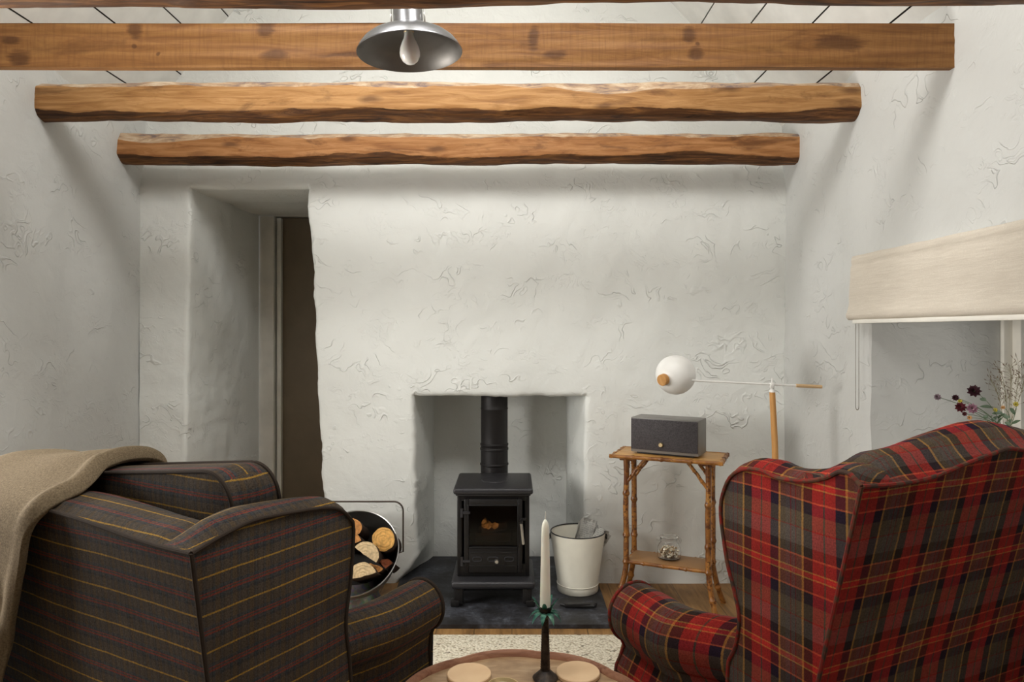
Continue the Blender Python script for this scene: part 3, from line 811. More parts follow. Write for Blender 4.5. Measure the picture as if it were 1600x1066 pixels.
def firewood(px, py, d, r, kind, rot, cm, label, ln=.24, flat=0):
    """split log whose sawn end faces the room"""
    x = (px-800)*d/F; z = H-(py-517)*d/F
    n = 26; prof = []
    if kind == 'half': base = [(math.cos(a), math.sin(a)) for a in [PI*i/16 for i in range(17)]]; base += [(1-2*i/7, -.04*math.sin(PI*i/7)) for i in range(1, 7)][::-1] if False else [(-1+2*i/7, -.05*math.sin(PI*i/7)) for i in range(1, 7)]
    elif kind == 'quarter': base = [(math.cos(a)-.42, math.sin(a)-.42) for a in [PI/2*i/12 for i in range(13)]] + [(-.42, 1-.42-i/6) for i in range(1, 6)] + [(-.42, -.42)] + [(-.42+i/6, -.42) for i in range(1, 6)]
    else: base = [(math.cos(a)*1.0, math.sin(a)*.92) for a in [2*PI*i/26 for i in range(26)]]
    ca, sa = math.cos(rot), math.sin(rot)
    loop = []
    for (a, b) in base:
        k = 1+.07*N(a*1.7+px, b*1.7)+.03*N(a*5+px, b*5)
        loop.append(((a*ca-b*sa)*r*k, (a*sa+b*ca)*r*k))
    bm = bmesh.new(); rings = []
    for q in range(8):
        t = q/7
        rings.append([bm.verts.new((u*(1-.06*t) + .008*N(t*3, px), ln*t, v*(1-.06*t)+.004*N(u*40, v*40, t*4)-t*ln*.45)) for u, v in loop])
    for q in range(7):
        for k in range(len(loop)):
            bm.faces.new((rings[q][k], rings[q][(k+1) % len(loop)], rings[q+1][(k+1) % len(loop)], rings[q+1][k]))
    f = bm.faces.new(rings[0]); f.material_index = 1
    f = bm.faces.new(rings[-1]); f.material_index = 1
    bmesh.ops.recalc_face_normals(bm, faces=bm.faces)
    o = link('firewood_log', bm, [M_bark, cm], loc=(x, d, z), ang=40)
    return prop(o, label, 'log', 'split firewood in the scuttle')
firewood(599, 843, 3.36, .058, 'round', R(-100), cutY, 'large yellow split log with a crack, in the scuttle nearest the fireplace', flat=1)
firewood(585, 853, 3.40, .024, 'quarter', R(20), cutP, 'thin pale splinter of wood wedged between larger logs in the scuttle')
firewood(571, 867, 3.30, .062, 'half', R(-35), cutP, 'pale half round log in the middle of the scuttle')
firewood(546, 850, 3.35, .058, 'half', R(15), cutO, 'orange half log behind the pale half round one in the scuttle')
firewood(550, 824, 3.42, .048, 'round', 0, cutO, 'topmost log in the scuttle, partly behind the charcoal armchair')
firewood(603, 880, 3.36, .046, 'quarter', R(40), cut_mat('cut wood red', srgb(150, 80, 48)), 'reddish wedge of wood low in the scuttle beside the rim')
firewood(567, 900, 3.25, .062, 'half', R(14), cutP, 'pale log at the front lip of the scuttle')
firewood(588, 884, 3.33, .034, 'half', R(160), cutO, 'small dark edged log low in the scuttle under the pale half round one')
firewood(541, 893, 3.27, .040, 'quarter', R(70), cutO, 'wedge of wood at the front of the scuttle, peeping out behind the charcoal armchair')
firewood(530, 885, 3.29, .048, 'round', 0, cutO, 'round log mostly hidden behind the charcoal armchair wing')

# ============================================================ BAMBOO TABLE
def bamboo_mat(name='tortoise bamboo', amt=.5):
    s = NT(name); g = s.coord()
    n1 = s.noise(g, 55, 3, .6, .6); n2 = s.noise(g, 9, 3)
    c = s.ramp(s.noise(g, 14, 3), [(.35, srgb(108, 62, 22)), (.6, srgb(162, 108, 48)), (.8, srgb(190, 144, 78))])
    c = s.mix(s.math('MULTIPLY', s.mr(n1, .66-.26*amt, .72-.26*amt), .85), c, srgb(74, 34, 14))
    c = s.mix(s.mr(n2, .60, .72), c, srgb(92, 48, 20))
    return s.set(c, .35, normal=s.bump(n1, .15, .002))
M_bam = bamboo_mat(); M_bam2 = bamboo_mat('pale bamboo', .15)
s = NT('cane table top'); g = s.coord(); gn = s.noise(s.n('ShaderNodeMapping', {'Vector': g, 'Scale': (3, 30, 3)}).outputs[0], 3, 4)
M_cane = s.set(s.ramp(gn, [(.3, srgb(184, 132, 66)), (.7, srgb(212, 164, 96))]), .4)
M_cane2 = plain('brown shelf panel', srgb(150, 112, 72), .45)
BT = R(-23)
bt = empty('bamboo_table', (.778, 3.475, 0), BT, 'two tier bamboo side table with splayed feet against the plaster wall', 'table')
def bamboo(bm, pts, r, nodes, seed=0):
    """pts polyline resampled; swollen rings at given fractions"""
    P = [Vector(p) for p in pts]; L = [0]
    for a, b in zip(P, P[1:]): L.append(L[-1]+(b-a).length)
    n = 90; out, rr = [], []
    for i in range(n+1):
        s_ = L[-1]*i/n; k = 0
        while k < len(P)-2 and L[k+1] < s_: k += 1
        f = (s_-L[k])/(L[k+1]-L[k]); 
        p = P[k].lerp(P[k+1], f)
        out.append(p + Vector((N(i*.05, seed), N(i*.05, seed+9), 0))*.004)
        q = r*(1+.05*N(i*.12, seed))
        for nd in nodes: q += r*.38*math.exp(-((i/n-nd)/.012)**2) - r*.10*math.exp(-((i/n-nd-.02)/.015)**2)
        rr.append(q)
    tube(bm, out, rr, 14)
TZ = .735
def smooth_leg(sx, sy):
    pts = []
    for i in range(24):
        z = TZ-.012 - (TZ-.012)*i/23
        k = sm(.22, 0.0, z) if z < .22 else 0
        k = max(0, (.22-z)/.22)**1.6
        pts.append((sx*(.197+.045*k), sy*(.085+.040*k), z))
    return pts
for i, (sx, sy) in enumerate(((-1, -1), (1, -1), (1, 1), (-1, 1))):
    bm = bmesh.new(); bamboo(bm, smooth_leg(sx, sy), .0135, (.24+.03*i, .52+.02*i, .70, .88), i*3.3); leg = link('leg', bm, M_bam, bt)
for sx in (-1, 1):
    for sy in (-1, 1):
        bm = bmesh.new(); bamboo(bm, [(sx*.197, sy*.088, TZ-.135), (sx*.105, sy*.088, TZ-.015)], .0085, (.3, .7), sx+sy*2); link('brace', bm, M_bam, bt)
        bm = bmesh.new(); bamboo(bm, [(sx*.197, sy*.085, TZ-.11), (sx*.197, sy*.02, TZ-.015)], .008, (.5,), sx+sy*5); link('brace', bm, M_bam, bt)
bm = bmesh.new(); box(bm, (0, 0, TZ), (.505, .245, .014), .002); link('table_top', bm, M_cane, bt)
def edging(z, hx, hy, r):
    for a, b in (((-hx, -hy), (hx, -hy)), ((hx, -hy), (hx, hy)), ((hx, hy), (-hx, hy)), ((-hx, hy), (-hx, -hy))):
        bm = bmesh.new(); d_ = (Vector(b)-Vector(a)).normalized()*.012
        bamboo(bm, [(a[0]-d_.x, a[1]-d_.y, z), (b[0]+d_.x, b[1]+d_.y, z)], r, (.22, .47, .73), a[0]*9)
        link('edging', bm, M_bam2, bt)
edging(TZ, .258, .130, .0095)
for sx in (-1, 1):
    for sy in (-1, 1):
        bm = bmesh.new(); bamboo(bm, [(sx*.197-.03, sy*.085, TZ-.018), (sx*.197+.03, sy*.085, TZ-.018)], .008, (.5,), 2); link('rail', bm, M_bam, bt)
SZ = .215
bm = bmesh.new(); box(bm, (0, 0, SZ), (.385, .165, .012), .002); link('shelf', bm, M_cane2, bt)
edging(SZ-.004, .190, .086, .0085)

# speaker on the table
sk = empty('tabletop_speaker', (.772, 3.475, TZ+.0098), R(-29), 'charcoal fabric fronted speaker with a gold knob on the bamboo table', 'speaker')
M_spk = plain('dark grey satin shell', srgb(128, 125, 120), .5)
s = NT('speaker cloth'); g = s.coord(); n1 = s.noise(s.n('ShaderNodeMapping', {'Vector': g, 'Scale': (1, 1, 4)}).outputs[0], 130, 3, .7); n2 = s.noise(s.n('ShaderNodeMapping', {'Vector': g, 'Scale': (4, 1, 1)}).outputs[0], 130, 3, .7)
M_cloth = s.set(s.mix(.5, s.ramp(n1, [(.35, srgb(36, 34, 36)), (.7, srgb(98, 92, 94))]), s.ramp(n2, [(.35, srgb(34, 32, 34)), (.7, srgb(92, 88, 90))])), .9, normal=s.bump(n1, .3, .001))
SWd, SDp, SHt = .335, .150, .170
bm = bmesh.new(); box(bm, (0, 0, SHt/2+.008), (SWd, SDp, SHt), .004); link('body', bm, M_spk, sk)
bm = bmesh.new(); box(bm, (0, -SDp/2-.003, SHt/2+.012), (SWd-.006, .008, SHt-.020), .003); link('grille', bm, M_cloth, sk)
bm = bmesh.new(); box(bm, (0, 0, .004), (SWd-.05, SDp-.03, .008)); link('base', bm, M_bk, sk)
M_brass = plain('brass', (.82, .64, .36), .35, .85)
bm = bmesh.new(); lathe(bm, [(0, .012), (.009, .012), (.011, .009), (.011, 0)], 24, (-.012, -SDp/2-.006, .052), Matrix.Rotation(R(90), 3, 'X')); link('knob', bm, M_brass, sk)

# jar on the shelf
M_clear = NT('clear glass'); M_clear = M_clear.set((1, 1, 1), .03, Transmission_Weight=1.0, IOR=1.25)
jr = Matrix.Rotation(BT, 3, 'Z') @ Vector((-.005, .01, 0)) + Vector((.778, 3.475, SZ+.0075))
jar = empty('clip_jar', jr, R(10), 'glass clip top jar of pale dried pieces on the lower bamboo shelf', 'jar')
bm = bmesh.new()
lathe(bm, [(0, 0), (.045, 0), (.056, .008), (.059, .03), (.056, .058), (.044, .078), (.040, .084), (.040, .096), (.043, .098), (.043, .104), (.037, .104), (.037, .084), (.041, .076), (.053, .056), (.056, .03), (.053, .010), (.044, .004), (0, .004)], 48)
link('glass', bm, M_clear, jar)
bm = bmesh.new(); lathe(bm, [(0, .110), (.030, .110), (.040, .112), (.044, .108), (.044, .104), (0, .104)], 48); link('lid', bm, M_clear, jar)
bm = bmesh.new()
tube(bm, [(.0425*math.cos(a), .0425*math.sin(a), .092) for a in [2*PI*i/32 for i in range(33)]], .0013, 6, cap=False)
tube(bm, [(.0465*math.cos(a), .0465*math.sin(a), .108) for a in [2*PI*i/32 for i in range(33)]], .0012, 6, cap=False)
tube(bm, [(-.043, 0, .092), (-.062, 0, .094), (-.064, 0, .104), (-.050, 0, .108)], .0015, 6); tube(bm, [(.043, 0, .092), (.060, .004, .098), (.066, 0, .088), (.060, 0, .07), (.052, 0, .09), (.048, 0, .108)], .0015, 6)
link('wire_clip', bm, M_steel, jar)
s = NT('dried pieces'); gg = s.n('ShaderNodeTexVoronoi', {'Vector': s.coord(), 'Scale': 70.0}); c = s.ramp(s.n('ShaderNodeSeparateXYZ', {0: gg.outputs['Color']}).outputs[0], [(.0, srgb(120, 84, 50)), (.25, srgb(214, 190, 150)), (.7, srgb(240, 232, 214))])
M_dry = s.set(c, .8, normal=s.bump(gg.outputs['Distance'], .9, .006))
bm = bmesh.new()
rnd = random.Random(3)
for k in range(150):
    a = rnd.uniform(0, 2*PI); z = rnd.uniform(.010, .056); rr = math.sqrt(rnd.random())*(.046 if z < .048 else .036)
    r_ = rnd.uniform(.0045, .0085)
    q = bmesh.ops.create_icosphere(bm, subdivisions=1, radius=r_)
    for v in q['verts']: v.co = Vector((v.co.x*rnd.uniform(.7, 1.1), v.co.y, v.co.z*.7)) + Vector((rr*math.cos(a), rr*math.sin(a), z))
o = link('dried_pieces', bm, M_dry, loc=jr, ang=60); prop(o, 'pale dried pieces filling the clip top jar', 'filling', kind='stuff')

# ============================================================ FLOOR LAMP
M_white = plain('white lacquer', (.83, .82, .79), .35)
M_oak = wood('oiled oak', srgb(206, 156, 96), srgb(192, 140, 80), srgb(168, 116, 62), srgb(140, 92, 50), seed=31, axis=2, bark_amt=0, grain=.3)
LD = 3.10
lx = (1207-800)*LD/F
fl = empty('floor_lamp', (lx, LD, 0), 0, 'floor lamp with a white globe shade on a long white arm and an oak post', 'lamp')
ztop = H-(613-517)*LD/F
bm = bmesh.new(); tube(bm, [(.028, 0, .02), (.020, 0, .5), (.010, 0, ztop-.22), (-.001, 0, ztop)], [.015, .0145, .0135, .0125], 20); link('post', bm, M_oak, fl)
bm = bmesh.new(); lathe(bm, [(0, .024), (.12, .022), (.13, .016), (.13, 0), (0, 0)], 48, (.028, 0, 0)); link('base', bm, M_white, fl)
bm = bmesh.new(); lathe(bm, [(0, .024), (.006, .024), (.008, .012), (.0125, .006), (.0135, 0), (0, 0)], 24, (-.001, 0, ztop)); box(bm, (-.004, -.004, ztop+.030), (.018, .018, .024), .003)
tube(bm, [(-.006, -.006, ztop+.018), (-.003, -.006, ztop+.062)], .003, 10); tube(bm, [(-.006, -.016, ztop+.032), (-.006, .010, ztop+.032)], .006, 10)
link('joint', bm, M_white, fl)
az = ztop+.030
def lp(px, py): return ((px-800)*LD/F - lx, 0, H-(py-517)*LD/F)
a0 = Vector(lp(1049, 593)); a1 = Vector(lp(1243, 602.5)); a2 = Vector(lp(1283, 604.5))
a0.y = a1.y = a2.y = -.006
bm = bmesh.new(); tube(bm, [a0, a1], .0042, 12); tube(bm, [a0, a0.lerp(a1, .09)], .0068, 12); link('arm', bm, M_white, fl)
bm = bmesh.new(); tube(bm, [a1, a2], .0078, 16); link('counterweight', bm, plain('pale oak', srgb(206, 172, 128), .5), fl)
# shade: dome turned away from the room, wooden knob at its crown
sc = Vector(lp(1060, 587)); sc.y = .055
ax = (Vector(lp(1037, 593)) - Vector(lp(1060, 587))); ax.y = -.060; ax.normalize()
Mx = ax.to_track_quat('Z', 'Y').to_matrix()
rS = .0885
bm = bmesh.new()
lathe(bm, [(rS*math.sin(R(a)), rS*math.cos(R(a))) for a in range(0, 140, 5)] + [((rS-.0025)*math.sin(R(a)), (rS-.0025)*math.cos(R(a))) for a in range(135, -1, -5)], 56, sc, Mx)
shade = link('lamp_shade', bm, M_white, fl)
bm = bmesh.new(); kp = sc + ax*(rS-.006); lathe(bm, [(0, .026), (.023, .026), (.0255, .023), (.0255, 0), (0, 0)], 32, kp, Mx); link('knob', bm, M_oak, shade)
bm = bmesh.new(); lathe(bm, [(0, .035), (.022, .03), (.03, .012), (.022, -.012), (.012, -.03), (0, -.03)], 24, sc - ax*.02, Mx); link('bulb', bm, M_white, shade)

# ============================================================ PENDANT LAMP
PD = 2.10
px_, pz_ = (640.5-800)*PD/F, H+(517-83)*PD/F
pl = empty('pendant_lamp', (px_, PD, pz_), 0, 'brushed metal pendant lamp with a bare unlit bulb hanging between the beams', 'lamp')
pl.rotation_euler = (0, R(-3), 0)
s = NT('spun steel'); g = s.coord(); M_spun = s.set(s.mix(s.noise(g, 6, 3), (.20, .20, .21), (.33, .33, .34)), .3, 1.0)
s = NT('dull steel inside'); g = s.coord(); M_spin = s.set(s.mix(s.noise(g, 8, 3), (.13, .12, .11), (.22, .205, .19)), .48, .8)
RP = .156
outer = [(RP, 0), (RP*1.005, .002), (RP*.99, .006)]
sh = [(RP*.955, .016), (RP*.88, .031), (RP*.77, .045), (RP*.64, .0555), (RP*.50, .0635), (RP*.38, .068), (RP*.33, .070)]
bm = bmesh.new(); lathe(bm, outer+sh, 80); shd = link('lamp_shade', bm, M_spun, pl, ang=60)
bm = bmesh.new(); lathe(bm, [(RP*1.0, .0)] + [(RP*.975, .0045)] + [(r-.002, z-.002) for r, z in sh[:3]] + [(RP*.72, .046), (RP*.70, .047)] + [(r-.002, z-.0025) for r, z in sh[3:]] + [(.025, .067), (.02, .066), (0, .066)], 80); link('inner_face', bm, M_spin, shd, ang=60)
bm = bmesh.new()
lathe(bm, [(RP*.33, .0695), (.047, .072), (.046, .076), (.0445, .080), (.043, .155), (.041, .165), (.020, .180), (.012, .21), (0, .215)], 56); link('neck', bm, M_spun, shd, ang=40)
bm = bmesh.new(); box(bm, (0, -.0432, .137), (.010, .006, .038), .002); link('slot', bm, M_bk, shd)
for sx in (-1, 1):
    bm = bmesh.new(); tube(bm, [(sx*.050, -.005, .082), (sx*.0485, -.005, .130), (sx*.043, -.005, .165), (sx*.02, 0, .22)], .0016, 8); box(bm, (sx*.0495, -.005, .100), (.005, .008, .030), .001)
    link('bracket', bm, M_steel, pl)
bm = bmesh.new(); tube(bm, [(0, 0, .20), (0, 0, 4.1-pz_)], .0035, 8); link('cord', bm, M_bk, pl)
bm = bmesh.new(); lathe(bm, [(0, -.046), (.012, -.044), (.0225, -.036), (.0295, -.022), (.0305, -.012), (.0285, .002), (.023, .018), (.017, .030), (.0145, .040), (.0140, .050)], 40, (0, 0, .012))
s = NT('frosted bulb glass'); M_bulb = s.set((.80, .78, .74), .22, Subsurface_Weight=.2, Coat_Weight=.5)
bulb = link('bulb', bm, M_bulb, pl)
bm = bmesh.new(); lathe(bm, [(.0145, .060), (.0155, .062), (.0145, .065), (.0155, .068), (.0145, .071), (.0160, .074), (.020, .079), (.020, .084)], 30); link('bulb_cap', bm, M_brass, bulb)

# ============================================================ BLIND
M_linen = NT('oatmeal linen'); s = M_linen; g = s.coord()
n1 = s.noise(s.n('ShaderNodeMapping', {'Vector': g, 'Scale': (1, 1, 14)}).outputs[0], 9, 4, .6, .3); n2 = s.noise(g, 260, 3, .6)
c = s.mix(s.mr(n1, .3, .7), srgb(196, 186, 172), srgb(214, 206, 192)); c = s.mix(s.mr(n2, .2, .8), c, srgb(190, 180, 166))
M_linen = s.set(c, .9, normal=s.bump(n1, .35, .004, s.bump(n2, .2, .001)))
bl = empty('window_blind', (XR, 2.9, 1.40), 0, 'oatmeal linen blind drawn up over the window opening on the plaster wall', 'blind')
prof = [(.012, .262), (.030, .262), (.036, .252), (.036, .232), (.033, .225), (.038, .215), (.040, .16), (.042, .10), (.044, .06), (.050, .035), (.056, .018), (.055, .004), (.046, -.006), (.030, -.004), (.014, .002)]
bm = bmesh.new(); rows = []
NY = 90
for i in range(NY+1):
    y = lerp(0.055, -1.35, i/NY); row = []
    for (dx, dz) in prof:
        w_ = .004*N(y*5, dz*14) + .0025*N(y*16, dz*30, 4)
        row.append(bm.verts.new((-(dx+w_+.004), y, dz + .002*N(y*9, 3))))
    rows.append(row)
for i in range(NY):
    for k in range(len(prof)): bm.faces.new((rows[i][k], rows[i+1][k], rows[i+1][(k+1) % len(prof)], rows[i][(k+1) % len(prof)]))
bm.faces.new(rows[0]); bm.faces.new(list(reversed(rows[-1])))
bmesh.ops.recalc_face_normals(bm, faces=bm.faces)
link('fabric', bm, M_linen, bl, ang=70)
bm = bmesh.new(); box(bm, (-.048, -.66, -.012), (.014, 1.35, .016), .003); link('bottom_bar', bm, M_frame, bl)
bm = bmesh.new(); box(bm, (-.016, -.65, .245), (.032, 1.38, .03), .003); link('head_rail', bm, M_frame, bl)
bm = bmesh.new()
path = []
yc, zt_, zb_, hr = -.008, .0, -.375, .014
for i in range(64): path.append((yc-hr, zt_-(zt_-zb_-hr)*i/64))
for i in range(10): a = PI+PI*i/10; path.append((yc+hr*math.cos(a), zb_+hr+hr*math.sin(a)))
for i in range(64): path.append((yc+hr, zb_+hr+(zt_-zb_-hr)*i/64))
for (y, z) in path:
    q = bmesh.ops.create_icosphere(bm, subdivisions=1, radius=.0019)
    for v in q['verts']: v.co += Vector((-.045, y, z))
tube(bm, [(-.045, y, z) for y, z in path], .0006, 5)
link('bead_chain', bm, plain('grey bead chain', srgb(130, 122, 110), .4, .6), bl)

# ============================================================ RUG AND COFFEE TABLE
s = NT('chunky cream wool loops'); g = s.coord()
vo = s.n('ShaderNodeTexVoronoi', {'Vector': s.n('ShaderNodeMapping', {'Vector': g, 'Scale': (1, 1.5, 1)}).outputs[0], 'Scale': 95.0})
c = s.ramp(vo.outputs['Distance'], [(.0, srgb(242, 236, 220)), (.55, srgb(222, 212, 190)), (.9, srgb(164, 150, 124))])
fl_ = s.mr(s.noise(g, 34, 2, .5), .66, .72)
c = s.mix(fl_, c, srgb(120, 110, 92))
M_rug = s.set(c, .95, normal=s.bump(s.math('SUBTRACT', 1, vo.outputs['Distance']), .8, .006))
bm = bmesh.new(); uvn = 240
r_ = box(bm, (.0, 2.03, .006), (2.6, 2.14, .012), .004)
prop(link('wool_rug', bm, M_rug, loc=(0, 0, .001)), 'cream chunky wool rug on the floor between the armchairs', 'rug')

s = NT('worn table veneer'); g = s.coord(); gm = s.n('ShaderNodeMapping', {'Vector': g, 'Scale': (3, 9, 3), 'Rotation': (0, 0, .5)}).outputs[0]
n1 = s.noise(gm, 3, 5, .6, 1.2); c = s.ramp(n1, [(.3, srgb(134, 104, 74)), (.55, srgb(166, 136, 102)), (.75, srgb(186, 158, 124))])
M_tab = s.set(c, .42, normal=s.bump(n1, .08, .003))
M_rim = wood('reddish moulded rim', srgb(170, 124, 96), srgb(148, 102, 78), srgb(112, 72, 54), srgb(88, 54, 40), seed=41, bark_amt=.1, grain=.4)
TC = Vector((.019, 1.639, 0)); RT = .317; TH = .448
ct = empty('coffee_table', TC, 0, 'round pie crust edged wooden coffee table between the armchairs', 'table')
def lobed(an, r):
    u = ((an - R(79.6))/(2*PI)*9) % 1
    return r * (1 + .032*math.sin(PI*u)**.8 if True else 1)
def lobed_solid(prof_, seg=288):
    bm = bmesh.new(); rings = []
    for r, z in prof_:
        rings.append([bm.verts.new((lobed(2*PI*k/seg, 1)*r*math.cos(2*PI*k/seg), lobed(2*PI*k/seg, 1)*r*math.sin(2*PI*k/seg), z)) for k in range(seg)])
    for a, b in zip(rings, rings[1:]):
        for k in range(seg): bm.faces.new((a[k], a[(k+1) % seg], b[(k+1) % seg], b[k]))
    return bm, rings
bm, rg = lobed_solid([(RT-.016, TH-.018), (RT-.016, TH)]); bm.faces.new(rg[1]); bm.faces.new(list(reversed(rg[0]))); link('table_top', bm, M_tab, ct)
bm, rg = lobed_solid([(RT-.017, TH+.0005), (RT-.0155, TH+.008), (RT-.0125, TH+.012), (RT-.010, TH+.008), (RT-.0085, TH+.008), (RT-.005, TH+.0135), (RT-.001, TH+.014), (RT+.002, TH+.004), (RT, TH-.006), (RT-.004, TH-.014), (RT-.020, TH-.019), (RT-.017, TH+.0005)])
link('rim', bm, M_rim, ct, ang=50)
bm = bmesh.new(); lathe(bm, [(0, TH-.02), (.11, TH-.02), (.10, TH-.035), (.035, TH-.05), (.028, TH-.08), (.04, .30), (.055, .24), (.035, .19), (.045, .15), (.04, .11), (0, .11)], 36); link('pedestal', bm, M_rim, ct)
for k in range(3):
    a = R(90+120*k); bm = bmesh.new()
    tube(bm, [(math.cos(a)*r, math.sin(a)*r, z) for r, z in ((.02, .15), (.08, .16), (.14, .12), (.19, .06), (.24, .028), (.26, .033))], [.022, .022, .019, .016, .016, .014], 10); link('leg', bm, M_rim, ct)
# coasters
M_cork = NT('pale leather'); s = M_cork; g = s.coord(); M_cork = s.set(s.mix(s.mr(s.noise(g, 12, 3), .3, .7), srgb(214, 178, 138), srgb(226, 194, 154)), .6, normal=s.bump(s.noise(g, 400, 2), .15, .001))
def coaster(px, py, lab):
    d = (H-TH-.011)*F/(py-517); x = (px-800)*d/F
    bm = bmesh.new(); lathe(bm, [(0, 0), (.0555, 0), (.0575, .002), (.0575, .009), (.0555, .011), (0, .011)], 56)
    return prop(link('coaster', bm, M_cork, loc=(x, d, TH+.0008)), lab, 'coaster', 'round coasters on the coffee table')
coaster(733, 1052, 'round pale leather coaster on the coffee table, the one beside the brass pot')
coaster(903, 1049, 'round pale leather coaster on the coffee table, the one beside the red armchair')
# brass tea light pot
bp = empty('candle_pot', (-.022, 1.728, TH+.0008), 0, 'low brass pot holding a white candle at the front of the coffee table', 'candle')
bm = bmesh.new(); lathe(bm, [(0, 0), (.030, 0), (.036, .006), (.0405, .020), (.0415, .030), (.0400, .030), (.037, .019), (.030, .008), (0, .008)], 48); link('pot', bm, M_brass, bp)
bm = bmesh.new(); lathe(bm, [(0, .020), (.012, .0205), (.036, .0215), (.036, .010), (0, .010)], 32); link('wax', bm, plain('white wax', (.85, .82, .74), .4, Subsurface_Weight=.3), bp)
bm = bmesh.new(); tube(bm, [(0, 0, .019), (.001, 0, .028)], .0012, 6); link('wick', bm, M_bk, bp)
# palm candlestick
cy = 1.823; cx_ = (852-800)*cy/F
cs = empty('candlestick', (cx_, cy, TH+.0008), 0, 'dark metal palm tree candlestick with green leaves on the coffee table', 'candlestick')
s = NT('dark bronze'); g = s.coord(); n1 = s.noise(g, 60, 4); M_brz = s.set(s.ramp(n1, [(.35, srgb(26, 20, 18)), (.7, srgb(74, 62, 52))]), .5, .6, s.bump(n1, .6, .003))
s = NT('verdigris leaf'); g = s.coord(); n1 = s.noise(g, 45, 4, .6); M_leafg = s.set(s.ramp(n1, [(.30, srgb(26, 60, 54)), (.5, srgb(66, 130, 112)), (.68, srgb(150, 196, 172))]), .5, .3, s.bump(n1, .5, .002))
bm = bmesh.new(); lathe(bm, [(0, 0), (.031, 0), (.033, .004), (.026, .010), (.018, .018), (.011, .024), (.010, .030)], 40); link('base', bm, M_brz, cs)
bm = bmesh.new(); pr = []
for i in range(41):
    t = i/40; pr.append((lerp(.0125, .0088, t)*(1+.05*math.cos(i*PI)), lerp(.024, .165, t)))
lathe(bm, pr, 20); link('trunk', bm, M_brz, cs)
ZLF = .168
bm = bmesh.new(); lathe(bm, [(0, ZLF-.012), (.010, ZLF-.010), (.016, ZLF-.002), (.014, ZLF+.008), (.018, ZLF+.016), (.0175, ZLF+.020), (.0145, ZLF+.020), (.0145, ZLF+.010), (0, ZLF+.010)], 28); link('cup', bm, M_brz, cs)
def leaf_bm(L, W, an, rise, droop):
    bm = bmesh.new(); n = 10; rows = []
    for i in range(n+1):
        t = i/n; r = .010 + L*t*(1-.12*t*droop)
        z = rise*math.sin(t*PI*.55)*.020 - droop*.040*t**2.2
        wd = W*(math.sin(PI*min(1, t*.86+.14))**.8)*(1-.15*t)
        rows.append([Vector((r, wd*k, z - abs(k)*wd*.35)) for k in (-1, -.5, 0, .5, 1)])
    Mz = Matrix.Rotation(an, 3, 'Z'); V = [[bm.verts.new(Mz @ p + Vector((0, 0, ZLF+.004))) for p in r_] for r_ in rows]
    for a, b in zip(V, V[1:]):
        for k in range(4): bm.faces.new((a[k], a[k+1], b[k+1], b[k]))
    bmesh.ops.solidify(bm, geom=bm.faces[:], thickness=.0014)
    return bm
for k in range(9): link('leaf', leaf_bm(.038, .0080, 2*PI*k/9+.3, .7, .85), M_leafg, cs)
for k in range(7): link('leaf', leaf_bm(.027, .0065, 2*PI*k/7+.1, 1.6, -.1), M_leafg, cs)
cd = empty('taper_candle', (cx_, cy, TH+.0008+ZLF+.0105), 0, 'tall white taper candle standing in the palm candlestick', 'candle')
bm = bmesh.new(); lathe(bm, [(0, 0), (.0138, 0), (.0138, .02), (.0105, .19), (.0095, .215), (.007, .226), (.003, .233), (0, .235)], 32)
link('wax', bm, plain('ivory candle wax', (.88, .86, .74), .4, Subsurface_Weight=.1), cd)
bm = bmesh.new(); tube(bm, [(0, 0, .232), (.0008, 0, .244), (0, 0, .254)], .0014, 6); link('wick', bm, plain('white wick', (.8, .78, .7), .8), cd)

